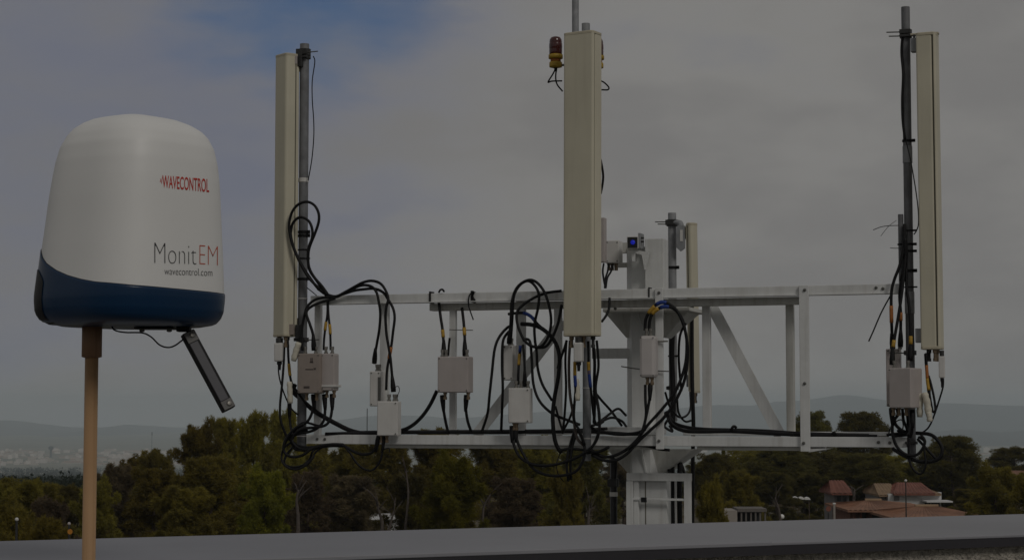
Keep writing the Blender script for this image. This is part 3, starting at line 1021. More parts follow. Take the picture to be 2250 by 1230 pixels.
def cable(label, k, pts, off, r=0.0115, bands=(), m='black', name='cable', boots=(), cat='cable', sub=6):
    """pts in crop k pixel coordinates; off may be one number or one per point"""
    global CABLES
    n = len(pts)
    P = []
    for i, (x, y) in enumerate(pts):
        px, py = crop(k, x, y) if k else (x, y)
        if isinstance(off, (list, tuple)):
            s = i / max(1, n - 1) * (len(off) - 1)
            a = min(int(s), len(off) - 2)
            o_ = off[a] + (off[a + 1] - off[a]) * (s - a)
        else:
            o_ = off + 0.012 * math.sin(i * 1.7 + CABLES)
        P.append(T(px, py, o_))
    P = smooth_path(P, sub)
    CABLES += 1
    org = min(P, key=lambda v: v.z)
    r *= 0.86
    bm = bmesh.new()
    add_tube(bm, P, r, 8)
    o = finish(bm, name, M[m], origin=org, smooth=True)
    tag(o, label, cat)
    L = len(P)
    for (f0, f1, mm) in bands:
        seg = P[max(0, int(f0 * (L - 1))):max(2, int(math.ceil(f1 * (L - 1))) + 1)]
        bm = bmesh.new()
        add_tube(bm, seg, r + 0.0025, 8)
        finish(bm, 'tape_band', M[mm], o, smooth=True)
    for end in boots:
        seg = P[:4] if end == 0 else P[-4:][::-1]
        d = (seg[1] - seg[0]).normalized()
        bm = bmesh.new()
        add_tube(bm, [seg[0] - d * 0.004, seg[0] + d * 0.03, seg[0] + d * 0.075, seg[0] + d * 0.11], [r * 1.75, r * 1.85, r * 1.45, r * 1.0], 10)
        finish(bm, 'sealing_boot', M['tie'], o, smooth=True)
    return o


cable('thick black cable forming the big upper loop on the left pole', 'A', [(520, 780), (430, 690), (360, 570), (300, 430), (272, 290), (290, 180), (340, 110), (410, 85), (470, 110), (505, 170), (508, 240), (480, 330), (440, 430), (425, 500), (430, 600), (470, 680), (530, 750), (575, 812)], [0.06, 0.12, 0.13, 0.12, 0.10, 0.05])
cable('black cable forming the smaller inner loop on the left pole', 'A', [(560, 815), (500, 770), (440, 690), (370, 580), (310, 450), (285, 340), (300, 260), (340, 215), (380, 210), (430, 240), (455, 300), (455, 370), (430, 440), (422, 500), (424, 560), (436, 630), (490, 710), (545, 785), (580, 820)], [0.05, 0.09, 0.11, 0.10, 0.08, 0.05])
cable('topmost of the three cables arching over the left beam', 'A', [(520, 790), (590, 826), (650, 834), (720, 800), (800, 755), (860, 725), (930, 712), (1000, 735), (1045, 800), (1060, 860), (1045, 920), (1038, 1000), (1046, 1130), (1062, 1230), (1078, 1330), (1092, 1480), (1102, 1590)], [0.05, 0.05, 0.07, 0.10, 0.10, 0.09], boots=(1,))
cable('middle of the three cables arching over the left beam', 'A', [(500, 775), (580, 830), (650, 840), (730, 800), (840, 750), (920, 755), (965, 800), (985, 880), (997, 970), (990, 1090), (972, 1200), (956, 1290), (950, 1360)], [0.03, 0.04, 0.06, 0.07, 0.05, -0.02], boots=(1,))
cable('lowest of the three cables arching over the left beam', 'A', [(560, 830), (640, 836), (720, 812), (790, 790), (860, 780), (950, 775), (1020, 805), (1065, 870), (1100, 935), (1111, 1010), (1098, 1120), (1086, 1220), (1066, 1330), (1050, 1430), (1044, 1580)], [0.02, 0.05, 0.06, 0.09, 0.09, 0.09], bands=((0.80, 0.85, 'orange'),))
cable('black cable bending from the left beam down to the tan box', 'A', [(640, 842), (560, 843), (480, 862), (420, 912), (396, 980), (376, 1080), (374, 1180), (378, 1265)], [0.05, 0.08, 0.09])
cable('black cable curving from the beam to the right of the tan box top', 'A', [(640, 852), (560, 872), (480, 900), (425, 935), (410, 975), (438, 1060), (462, 1140), (470, 1262)], [0.045, 0.09, 0.11, 0.09], boots=(1,))
cable('left of two yellow banded cables dropping to the taupe ribbed box', 'A', [(578, 870), (576, 980), (562, 1070), (550, 1180), (547, 1262)], [0.01, 0.03, 0.04], 0.0095, bands=((0.42, 0.55, 'yellow'),))
cable('right of two yellow banded cables dropping to the taupe ribbed box', 'A', [(580, 870), (586, 990), (597, 1090), (601, 1180), (602, 1262)], [0.01, 0.03, 0.04], 0.0095, bands=((0.42, 0.6, 'yellow'),))
cable('thin wire hanging along the left pole from its top clamp', 'K', [(395, 135), (405, 175), (388, 300), (388, 430), (397, 560), (398, 680), (385, 830), (360, 975)], 0.0, 0.0045, name='wire', cat='wire')
cable('short thin wire between the left pole and upper beam', 'A', [(412, 765), (450, 795), (490, 828)], 0.01, 0.004, name='wire', cat='wire')
cable('thin cable from the left tilt motor to the lower pole', 'B', [(190, 265), (188, 345), (203, 430), (240, 540), (290, 640), (345, 692)], [0.06, 0.06, 0.0], 0.006)
cable('cable dropping straight from the left antenna into the coil', 'B', [(235, 120), (228, 300), (213, 480), (200, 620), (207, 740), (255, 860), (330, 930)], [0.05, 0.08, 0.09, 0.04], 0.010)
cable('banded cable from the left antenna passing behind the wrapped joint', 'B', [(262, 110), (268, 260), (283, 400), (308, 465), (380, 565), (440, 645), (500, 690)], [0.05, 0.05, 0.02, -0.05], 0.010, bands=((0.2, 0.28, 'yellow'),))
cable('heavy black feeder slanting from the left pole to the lower beam', 'B', [(320, 450), (300, 500), (360, 560), (450, 640), (540, 702), (660, 768), (760, 815), (860, 838), (960, 842)], [-0.03, -0.05, -0.07, -0.05], 0.019)
cable('short cable between wrapped joint and coil at left', 'B', [(275, 600), (276, 700), (285, 790), (300, 850)], 0.07, 0.010, boots=(0,))
cable('cable from under the tan box curling left into the coil', 'B', [(465, 530), (468, 600), (452, 680), (420, 740), (380, 770), (330, 800), (280, 860), (240, 910), (225, 960)], [0.06, 0.06, 0.07, 0.06], boots=(0,))
cable('left cable from the taupe ribbed box curving into the coil', 'B', [(553, 530), (558, 650), (545, 740), (490, 800), (420, 828), (350, 838), (280, 870)], [0.04, 0.06, 0.07], boots=(0,))
cable('right cable from the taupe ribbed box curving into the coil', 'B', [(614, 530), (614, 620), (602, 710), (565, 770), (480, 790), (390, 800), (320, 840), (295, 900), (320, 960), (400, 975)], [0.04, 0.08, 0.08, 0.06], boots=(0,))
cable('cable arching from the lower left pole across to the lower beam', 'B', [(330, 800), (360, 765), (410, 752), (470, 768), (530, 785)], 0.02, 0.010)
cable('coiled cable sagging under the lower beam to the white box', 'B', [(390, 765), (330, 790), (270, 850), (232, 920), (237, 990), (300, 1025), (380, 1010), (450, 962), (540, 935), (640, 926), (715, 940), (790, 985), (860, 1005), (930, 990), (968, 930), (985, 862)], [0.07, 0.09, 0.08, 0.05, 0.07, 0.09], boots=(1,))
cable('lower coiled cable hanging in a deep sag to the white box', 'B', [(300, 900), (235, 950), (212, 1020), (228, 1080), (275, 1115), (335, 1122), (400, 1095), (455, 1040), (485, 985), (560, 940), (690, 930), (750, 985), (815, 1080), (890, 1130), (950, 1118), (1005, 1030), (1027, 862)], [0.06, 0.08, 0.09, 0.05, 0.06, 0.08, 0.09], 0.0085, boots=(1,))
cable('inner coil turn around the foot of the left pole', 'B', [(480, 945), (420, 965), (350, 955), (305, 915), (300, 870), (340, 830), (420, 815)], [0.05, 0.08, 0.06], 0.010)
cable('lowest coil turn around the foot of the left pole', 'B', [(300, 950), (250, 1010), (235, 1075), (290, 1105), (370, 1095), (430, 1050), (460, 980), (500, 945)], [0.02, 0.05, -0.05], 0.010)
cable('black bundle tied under the left end of the lower beam', 'B', [(330, 940), (400, 955), (470, 952), (540, 938), (620, 930), (700, 932)], 0.03, 0.018)
cable('thin upright wire left of the hanging white box', 'B', [(893, 640), (892, 760), (892, 960)], -0.2, 0.003, name='wire', cat='wire')
cable('short curl of wire under the hanging white box', 'B', [(1000, 990), (1025, 965), (1065, 955), (1072, 985)], 0.05, 0.004, name='wire', cat='wire')
cable('thin wire loop right of the hanging white box top', 'B', [(1112, 470), (1140, 465), (1148, 500), (1130, 545)], 0.1, 0.003, name='wire', cat='wire')
# along the lower beam
cable('long black feeder lying on the left half of the lower beam', 'B', [(560, 842), (720, 838), (900, 836), (1150, 832), (1400, 830), (1700, 830), (2000, 828), (2300, 826), (2560, 824), (2780, 830), (3050, 850)], [0.0, -0.03, -0.03, -0.03, -0.08], 0.0135)
cable('second black feeder lying behind on the left lower beam', 'B', [(840, 828), (1150, 824), (1500, 822), (1900, 820), (2300, 816), (2600, 810), (2800, 800)], -0.075, 0.012)
cable('black feeder bending up from the lower beam to the square grey box', 'C', [(0, 886), (40, 872), (85, 842), (130, 795), (170, 735), (205, 662)], [-0.03, 0.0, 0.03], 0.0155)
cable('left yellow banded cable from the upper beam to the square grey box', 'C', [(215, 150), (225, 240), (237, 320), (243, 400), (244, 462)], [-0.04, 0.0, 0.04], bands=((0.50, 0.62, 'yellow'),), boots=(1,))
cable('right yellow banded cable from the upper beam to the square grey box', 'C', [(346, 195), (355, 270), (361, 350), (363, 462)], [-0.05, 0.0, 0.04], bands=((0.50, 0.65, 'yellow'),), boots=(1,))
cable('short black tail above the square grey box', 'C', [(277, 365), (272, 410), (268, 466)], 0.02, 0.009)
cable('left cable from the square grey box down to the beam', 'C', [(236, 690), (243, 770), (255, 840), (268, 892)], [0.05, 0.02, -0.02], boots=(0,))
cable('right cable from the square grey box down to the beam', 'C', [(371, 690), (368, 760), (378, 830), (397, 888)], [0.05, 0.02, -0.02], boots=(0,))
cable('small black hook of cable over the upper beam', 'C', [(216, 108), (224, 95), (236, 92), (246, 104)], 0.005, 0.008)
cable('frayed black tie hanging from the upper beam', 'C', [(410, 105), (398, 112), (385, 135), (383, 180), (395, 220), (410, 262)], 0.015, 0.0055)
cable('twisted black tape end on the upper beam', 'C', [(398, 104), (412, 108), (405, 130), (418, 155)], 0.015, 0.009)
cable('thin rod crossing behind the square grey box cables', 'C', [(275, 318), (340, 320), (408, 321)], -0.02, 0.0035, m='rod', name='rod', cat='rod')
# left of the central antenna
cable('outer cable bowing left from the narrow white box to the beam', 'C', [(628, 296), (600, 308), (556, 360), (530, 430), (515, 560), (502, 680), (490, 790), (458, 892)], [-0.04, 0.05, 0.06, -0.02])
cable('second cable bowing left from the narrow white box to the beam', 'C', [(628, 318), (600, 340), (576, 390), (572, 520), (576, 640), (572, 760), (567, 885)], [-0.04, 0.03, 0.03, -0.02])
cable('largest cable loop above the upper beam, left of the central antenna', 'D', [(104, 412), (112, 310), (120, 170), (150, 85), (210, 42), (262, 52), (310, 110), (340, 200), (350, 290), (332, 375), (292, 428), (240, 430), (192, 392), (156, 312), (148, 240), (176, 195), (240, 150), (320, 117), (412, 104)], [0.05, 0.08, 0.14, 0.16, 0.14, 0.10, 0.05], boots=(0,))
cable('second cable loop falling in a long curve to the feeder bundle', 'D', [(112, 410), (122, 260), (130, 140), (165, 72), (215, 46), (256, 76), (279, 130), (272, 210), (253, 300), (255, 390), (265, 460), (272, 560), (300, 655), (356, 748)], [0.04, 0.06, 0.12, 0.10, 0.08, 0.07])
cable('blue taped cable looping right of the post to the bundle', 'D', [(100, 240), (180, 233), (230, 253), (272, 300), (330, 352), (380, 420), (398, 500), (390, 560)], [-0.05, 0.05, 0.09, 0.12], bands=((0.17, 0.36, 'blue'),))
cable('heavy black bundle dropping past the central antenna to the lower beam', 'D', [(175, 298), (240, 304), (300, 328), (366, 392), (398, 480), (394, 600), (372, 720), (360, 830), (366, 940), (382, 1010), (412, 1056)], [0.03, 0.10, 0.14, 0.14, 0.10], 0.0165)
cable('cable rising behind the central antenna from the loops', 'D', [(412, 188), (392, 290), (360, 372), (322, 428), (272, 436), (225, 425)], [-0.03, 0.08, 0.12])
cable('cable falling from the loops and curving right along the beam', 'D', [(185, 396), (210, 388), (228, 410), (236, 500), (246, 650), (282, 750), (352, 820), (440, 860), (520, 890)], [0.08, 0.09, 0.10, 0.08])
cable('yellow and blue banded cable into the square white box', 'D', [(170, 425), (163, 500), (158, 580), (156, 655)], 0.07, 0.010, bands=((0.0, 0.12, 'blue'), (0.25, 0.45, 'yellow')))
cable('booted cable into the right of the square white box', 'D', [(185, 420), (192, 500), (195, 580), (197, 662)], 0.09, 0.010, boots=(1,))
cable('left cable sagging deeply from the square white box', 'D', [(120, 900), (124, 980), (160, 1070), (230, 1118), (330, 1130), (440, 1106), (530, 1066), (600, 1008), (632, 930), (632, 820), (612, 700)], [0.08, 0.10, 0.14, 0.16, 0.15, 0.12], boots=(0,))
cable('right cable sagging lowest from the square white box', 'D', [(138, 900), (146, 970), (190, 1070), (250, 1150), (330, 1186), (430, 1186), (508, 1152), (548, 1060), (538, 985), (508, 920)], [0.08, 0.10, 0.15, 0.16, 0.14], boots=(0,))
cable('bundle cable leaning in under the central antenna', 'D', [(442, 395), (425, 450), (405, 505)], 0.18, 0.010)
cable('leftmost cable hanging from the central antenna', 'D', [(440, 395), (434, 520), (438, 680), (428, 850), (418, 940)], [0.27, 0.20, 0.14], 0.0095)
cable('brown tinted cable hanging second from left under the central antenna', 'D', [(462, 395), (455, 540), (460, 700), (480, 830), (500, 960), (540, 1010)], [0.27, 0.20, 0.14], 0.011, m='mark')
cable('orange and blue taped cable left of the central pole', 'D', [(490, 520), (490, 600), (494, 680), (488, 760), (486, 860), (520, 930), (548, 1010)], [0.28, 0.24, 0.16], 0.010, bands=((0.02, 0.16, 'yellow'), (0.18, 0.30, 'blue')))
cable('yellow and blue taped cable right of the central pole', 'D', [(568, 400), (570, 480), (572, 570), (588, 720), (600, 830), (618, 890), (660, 870)], [0.26, 0.20, 0.12], 0.010, bands=((0.26, 0.36, 'yellow'), (0.36, 0.42, 'blue')))
cable('rightmost cable hanging from the central antenna', 'D', [(618, 395), (626, 480), (628, 560), (612, 680), (630, 820), (632, 915), (600, 1005), (545, 1062)], [0.27, 0.22, 0.18], 0.010)
cable('straight cable beside the central pole top connectors', 'D', [(596, 400), (606, 520), (604, 640), (606, 780), (602, 880)], [0.26, 0.2, 0.12], 0.012)
cable('crossing cable left of the central pole foot', 'D', [(490, 755), (460, 850), (412, 940)], 0.10, 0.009)
cable('slanting cable from the bundle to the central pole foot', 'D', [(375, 780), (400, 870), (424, 940)], 0.10, 0.009)
cable('cable tail hanging below the lower beam, left of the pair', 'D', [(490, 915), (462, 1010), (442, 1120), (452, 1222)], 0.13, 0.0105)
cable('cable tail hanging below the lower beam, right of the pair', 'D', [(505, 920), (472, 1030), (464, 1120), (466, 1212)], 0.13, 0.0105)
cable('thin dark wire dangling below the lower beam', 'D', [(402, 1060), (382, 1120), (392, 1180), (425, 1225)], 0.1, 0.004, name='wire', cat='wire')
cable('knotted black cable around the central pole foot', 'D', [(400, 1040), (470, 1030), (550, 1040), (620, 1050), (690, 1020), (640, 1045), (560, 1055)], [0.14, 0.13, 0.1], 0.011)
cable('cable slanting right from the central pole to the mast', 'D', [(600, 690), (650, 750), (705, 812), (765, 895)], [0.08, -0.05, -0.2], 0.010)
cable('upper cable arching from the central pole to the mast', 'D', [(560, 905), (620, 882), (690, 830), (745, 796), (790, 835)], [0.08, -0.05, -0.25], 0.010)
cable('lower cable arching from the central pole to the mast', 'D', [(580, 905), (650, 868), (710, 848), (765, 868), (792, 900)], [0.08, -0.05, -0.25], 0.010)
cable('short cable bowing right of the central antenna at the upper beam', 'D', [(648, 285), (676, 245), (692, 200), (694, 145)], [0.1, 0.04, 0.02], 0.010)
# radio unit on the post
cable('outer blue taped cable looping from radio unit round the post', 'E', [(343, 252), (350, 175), (388, 112), (448, 70), (512, 90), (562, 145), (598, 240), (612, 330), (600, 480), (540, 640), (450, 760), (360, 860), (290, 955), (215, 1022), (130, 1060), (60, 1058), (0, 1020)], [0.08, 0.09, 0.06, 0.04, 0.08, 0.10, 0.11], 0.0125, bands=((0.10, 0.14, 'yellow'), (0.16, 0.21, 'blue')))
cable('inner blue taped cable looping from radio unit round the post', 'E', [(368, 252), (376, 182), (402, 130), (465, 98), (528, 112), (580, 175), (605, 270), (618, 400), (600, 560), (545, 695), (470, 805), (380, 890), (300, 965), (225, 1045), (150, 1086), (75, 1084), (0, 1048)], [0.08, 0.09, 0.05, 0.03, 0.06, 0.10, 0.12], 0.0125, bands=((0.11, 0.15, 'yellow'), (0.17, 0.21, 'blue')))
cable('left cable below the radio unit joining the sagging loop', 'E', [(345, 600), (346, 700), (350, 790), (332, 880), (290, 960), (225, 1015)], [0.08, 0.10, 0.11], 0.011)
cable('right cable below the radio unit joining the sagging loop', 'E', [(378, 595), (374, 680), (360, 760), (340, 850), (320, 920)], [0.08, 0.10, 0.11], 0.011, boots=(0,))
cable('thick black riser cable beside the rear antenna', 'E', [(645, 90), (645, 350), (648, 620), (655, 850), (652, 1000), (650, 1200), (648, 1560)], -0.9, 0.0165)
cable('cable curving down behind the post from the rear pole', 'E', [(605, 205), (570, 280), (560, 400), (566, 520), (578, 640)], [-0.4, -0.5], 0.010)
cable('cable loop hanging at the foot of the rear pole', 'E', [(474, 650), (505, 745), (560, 806), (608, 800), (636, 750), (634, 650)], [-0.6, -0.9, -1.2], 0.009)
cable('lower cable loop hanging at the foot of the rear pole', 'E', [(550, 690), (560, 780), (600, 835), (642, 830)], [-0.8, -1.0], 0.009)
cable('dark bundle strapped along the rear pole', 'E', [(520, 260), (515, 400), (520, 560), (525, 720), (520, 840)], -1.40, 0.024)
cable('thick black cable lying across the mast above the lower beam', 'E', [(0, 880), (60, 900), (140, 915), (220, 918), (300, 908), (345, 885)], [0.03, 0.03, 0.05], 0.0135)
cable('left black riser in the opening of the mast foot frame', None, [(1471, 1030), (1472, 1080), (1473, 1150), (1473, 1230)], -0.42, 0.017)
cable('middle black riser in the opening of the mast foot frame', None, [(1478, 1025), (1478, 1080), (1479, 1150), (1479, 1230)], -0.46, 0.016)
cable('right black riser in the opening of the mast foot frame', None, [(1494, 1015), (1493, 1080), (1494, 1150), (1494, 1230)], -0.5, 0.02)
cable('black cable curving out below the lower collar right side', None, [(1470, 1038), (1484, 1020), (1496, 1018), (1504, 1040)], -0.55, 0.012)
cable('black cable drooping under the lower beam at the mast', 'E', [(290, 985), (370, 996), (440, 1014), (500, 1020)], -0.02, 0.011)
cable('thin rod sticking out left of the radio unit', 'E', [(190, 482), (280, 496), (420, 510), (498, 514)], [0.02, 0.05], 0.0045, m='rod', name='rod', cat='rod')
cable('short horizontal stud above the radio unit clamp', 'E', [(390, 318), (440, 322), (490, 320)], 0.05, 0.006, m='conn', name='rod', cat='rod')
# right part of the lower beam
cable('front black feeder lying along the right half of the lower beam', 'I', [(-35, 880), (-10, 930), (60, 965), (160, 972), (350, 970), (550, 980), (750, 990), (950, 996), (1170, 1000), (1250, 1002)], [-0.1, 0.0, -0.02, -0.03, -0.03], 0.0155)
cable('rear black feeder lying along the right half of the lower beam', 'I', [(-45, 850), (0, 915), (80, 945), (200, 958), (350, 962), (550, 968), (760, 982), (1000, 990), (1200, 996)], [-0.15, -0.07, -0.07, -0.07], 0.014)
cable('black tape knot standing on the right lower beam', 'I', [(350, 975), (362, 945), (375, 940), (385, 950)], -0.01, 0.011)
cable('small black knot on the beam near the right pole', 'I', [(968, 990), (985, 978), (1002, 992)], -0.01, 0.010)
cable('tangle of black cable on the beam end by the mast', 'E', [(455, 800), (480, 780), (500, 810), (480, 840), (470, 870), (520, 900), (500, 860)], -0.03, 0.010)
# three wires under the junction box
cable('left wire under the small white junction box', 'H', [(432, 545), (425, 600), (432, 660), (445, 725)], [-0.38, -0.2], 0.008)
cable('middle wire under the small white junction box', 'H', [(468, 545), (462, 600), (445, 655), (440, 725)], [-0.38, -0.2], 0.008)
cable('right wire under the small white junction box', 'H', [(502, 545), (488, 600), (460, 650), (448, 725)], [-0.38, -0.2], 0.008)
cable('dark cable edge showing behind the right of the central antenna', 'L', [(430, 1080), (440, 1130), (447, 1190), (442, 1250), (430, 1310)], 0.12, 0.009)
cable('bent black lead under the red lamp, left strand', 'L', [(128, 462), (105, 505), (75, 556), (100, 550), (170, 548)], [0.10, 0.12, 0.06], 0.006)
cable('bent black lead under the red lamp, right strand', 'L', [(132, 462), (126, 520), (135, 570), (172, 618)], [0.10, 0.10, 0.04], 0.006)
cable('black lead looping out right of the central antenna top', 'L', [(425, 545), (455, 560), (484, 590), (478, 608), (436, 608)], [0.03, 0.06, 0.03], 0.006)
# right pole
cable('wavy dark sleeve taped along the upper right pole', 'J', [(264, 205), (259, 300), (268, 420), (263, 560), (266, 680), (279, 790)], 0.0, 0.0105)
cable('thin black cable hanging between right pole and antenna', 'J', [(285, 800), (305, 880), (322, 970), (340, 1080), (352, 1180), (354, 1260), (342, 1300), (328, 1320)], [0.02, 0.06, 0.03], 0.0045)
cable('leftmost cable dropping from the right pole tie to the rear box', 'F', [(388, 190), (386, 340), (352, 510), (308, 630), (285, 730), (284, 900), (291, 1110), (295, 1170)], [0.01, 0.04, 0.05, 0.05, 0.0], bands=((0.68, 0.74, 'orange'),), boots=(1,))
cable('cable crossing behind the upper beam end to the taupe box', 'F', [(400, 240), (396, 440), (382, 600), (366, 750), (338, 930), (310, 1090), (294, 1200), (290, 1300)], [0.01, 0.05, 0.09, 0.12], bands=((0.76, 0.80, 'yellow'),), boots=(1,))
cable('orange banded cable dropping straight to the rear grey box', 'F', [(380, 400), (374, 580), (350, 740), (358, 890), (358, 1020), (356, 1160)], [0.0, 0.03, 0.0], bands=((0.6, 0.68, 'orange'),), boots=(1,))
cable('yellow banded cable running down the front of the right pole', 'F', [(402, 540), (405, 690), (424, 830), (436, 1000), (438, 1120), (434, 1270)], [0.02, 0.05, 0.08], bands=((0.76, 0.83, 'yellow'),), boots=(1,))
cable('loose black strap hanging from the upper beam end', 'F', [(278, 755), (205, 890), (140, 1040), (104, 1120)], [0.02, 0.06], 0.0055, name='strap', cat='strap')
cable('long thin wire sticking out left of the right pole', 'F', [(345, 200), (260, 203), (200, 213), (140, 236)], 0.0, 0.0028, name='wire', cat='wire')
cable('faint thin wire slanting down left of the right pole', 'F', [(325, 160), (270, 200), (230, 245), (200, 285)], -0.02, 0.002, name='wire', cat='wire', m='rod')
cable('short thin wire end at the right pole tie', 'F', [(360, 380), (320, 381), (275, 379)], 0.0, 0.0028, name='wire', cat='wire', m='rod')
cable('black bundle bound against the right pole', 'F', [(390, 300), (395, 420), (388, 540), (365, 640)], 0.02, 0.02)
cable('orange banded cable loop right of the wrapped joints', 'G', [(562, 200), (566, 340), (572, 430), (588, 530), (612, 660), (634, 648), (622, 550), (600, 450), (580, 380)], [0.06, 0.08, 0.06], 0.009, bands=((0.10, 0.20, 'orange'), (0.22, 0.32, 'yellow')))
cable('thick banded cable beside the right antenna ports', 'G', [(556, 205), (564, 320), (578, 440), (588, 560), (600, 640)], 0.04, 0.012, bands=((0.5, 0.62, 'yellow'),))
cable('thin cable curving from the right tilt motor to the pole', 'G', [(697, 400), (694, 470), (662, 580), (622, 700), (578, 792), (515, 842)], [0.06, 0.05, 0.0], 0.0065)
cable('left cable from the taupe box into the right coil', 'G', [(285, 640), (292, 740), (295, 850), (330, 945), (400, 1005), (480, 1010), (530, 962), (550, 900), (520, 850)], [0.10, 0.09, 0.08, 0.07], boots=(0,))
cable('short bent cable under the taupe box', 'G', [(330, 640), (335, 690), (310, 730), (320, 770), (365, 812), (412, 830)], [0.12, 0.10, 0.05], 0.012)
cable('outer ring of the cable coil on the right pole foot', 'G', [(480, 835), (580, 843), (640, 878), (686, 950), (672, 1028), (604, 1060), (505, 1060), (420, 1032), (350, 995), (295, 958)], [0.03, 0.06, 0.07, 0.06, 0.0], 0.0135)
cable('long hanging ring of the cable coil on the right pole foot', 'G', [(500, 865), (545, 900), (546, 965), (557, 1080), (530, 1150), (490, 1152), (440, 1092), (424, 980), (430, 880)], [0.04, 0.08, 0.08, 0.06], 0.0085)
cable('straight cable crossing the coil on the right pole foot', 'G', [(490, 880), (560, 955), (640, 1042)], 0.05, 0.010)
cable('black cable between taupe box and beam end', 'G', [(372, 640), (380, 730), (410, 820), (340, 838), (250, 850)], [0.08, 0.06, 0.0], 0.011)
cable('thin wire curling left under the taupe box', 'G', [(258, 862), (278, 795), (320, 745), (365, 730), (378, 770), (375, 800)], 0.06, 0.0045, name='wire', cat='wire')
cable('booted cable dropping in front of the right pole', 'G', [(450, 660), (452, 740), (446, 830), (430, 870)], 0.10, 0.011, boots=(0,))
cable('knotted black tape at the beam end by the right pole', 'G', [(330, 815), (400, 835), (340, 858), (420, 850), (300, 862)], 0.03, 0.009)
cable('orange tipped short cable under the taupe box', 'G', [(405, 640), (415, 760), (408, 820)], 0.05, 0.010)

# ------------------------------------------------------------------ electromagnetic field monitor on its wooden pole
DD = 2.9
KM = DD / F
PROF = [(718, 140, 440), (715, 118, 460), (710, 102, 471), (700, 91, 480), (685, 85, 486), (660, 83, 488.5), (645, 84, 489), (600, 89, 487), (555, 94, 485), (500, 101, 482),
        (440, 108, 479), (400, 114, 476.5), (360, 121, 472), (325, 131, 464), (300, 145, 451), (285, 158, 436), (272, 177, 413), (262, 200, 385), (255, 236, 346), (250, 274, 312), (248, 291, 296)]


def prof_at(y):
    for (ya, la, ra), (yb, lb_, rb) in zip(PROF, PROF[1:]):
        if y >= yb:
            t = (ya - y) / (ya - yb) if ya != yb else 0
            t = max(0.0, min(1.0, t))
            return la + (lb_ - la) * t, ra + (rb - ra) * t
    return PROF[-1][1], PROF[-1][2]


NS = 3.1
PHI = R(-37)
TH = 128
sect = []
for k in range(TH):
    a = 2 * math.pi * k / TH
    ca, sa = math.cos(a), math.sin(a)
    sx = math.copysign(abs(ca) ** (2 / NS), ca)
    sy = math.copysign(abs(sa) ** (2 / NS), sa)
    sect.append((sx * math.cos(PHI) - sy * math.sin(PHI), sx * math.sin(PHI) + sy * math.cos(PHI)))
mxs = max(abs(p[0]) for p in sect)
sect = [(p[0] / mxs, p[1] / mxs) for p in sect]
MO = at(290, 718, DD)


def mpoint(k, y, grow=1.0):
    l, r = prof_at(y)
    cx, w = (l + r) / 2, (r - l) / 2 * grow
    s = sect[k % TH]
    return Vector((MO.x + (cx + s[0] * w - 290) * KM, MO.y + s[1] * w * KM, MO.z + (718 - y) * KM))


BND = [(84, 545), (92, 553), (105, 572), (120, 586), (150, 603), (180, 615), (215, 625), (250, 632), (330, 639.5), (400, 643), (490, 646)]


def bound(k):
    s = sect[k % TH]
    l, r = prof_at(610)
    x = (l + r) / 2 + s[0] * (r - l) / 2
    for (xa, ya), (xb, yb) in zip(BND, BND[1:]):
        if x <= xb:
            t = max(0, (x - xa) / (xb - xa))
            y = ya + (yb - ya) * t
            break
    else:
        y = BND[-1][1]
    if s[1] > 0:                               # far side: the rim stays high at the back
        y -= 22 * s[1] * max(0.0, -s[0] + 0.4)
    return y


mon = thing('field_monitor', (MO.x, MO.y, MO.z), 'white domed monitor with dark blue base and printed lettering, on a wooden pole', 'monitor')


def loft(name, rows, m, close_top=None, close_bot=None):
    bm = bmesh.new()
    vs = [[bm.verts.new(p) for p in row] for row in rows]
    n = len(vs[0])
    for i in range(len(vs) - 1):
        for k in range(n):
            bm.faces.new((vs[i][k], vs[i][(k + 1) % n], vs[i + 1][(k + 1) % n], vs[i + 1][k]))
    if close_top:
        bm.faces.new(vs[-1])
    if close_bot:
        bm.faces.new(vs[0][::-1])
    return finish(bm, name, m, mon, smooth=True)


NR = 56
rows = []
for i in range(NR + 1):
    t = i / NR
    e = 1 - (1 - t) ** 1.7
    rows.append([mpoint(k, (bound(k) + 3) + (248 - bound(k) - 3) * e, 0.985 + 0.015 * min(1, e * 8) if False else 1.0) for k in range(TH)])
shell_o = loft('radome', rows, M['white'], close_top=True)
shell_pts = [shell_o.matrix_local @ v.co + wloc(mon) for v in shell_o.data.vertices]
bvh = BVHTree.FromPolygons(shell_pts, [tuple(p.vertices) for p in shell_o.data.polygons])
rows = []
for i in range(19):
    t = i / 18
    rows.append([mpoint(k, 718 + (bound(k) - 718) * (1 - (1 - t) ** 1.0 if t > 0.35 else t), 1.010) for k in range(TH)])
rows.append([mpoint(k, bound(k) - 0.3, 0.992) for k in range(TH)])
loft('base_shell', rows, M['navy'], close_bot=True)
rows = [[mpoint(k, bound(k) + 1.5, 1.004) for k in range(TH)], [mpoint(k, bound(k) - 1.4, 1.0065) for k in range(TH)], [mpoint(k, bound(k) - 1.6, 0.99) for k in range(TH)]]
loft('rim_seal', rows, M['navy_b'])
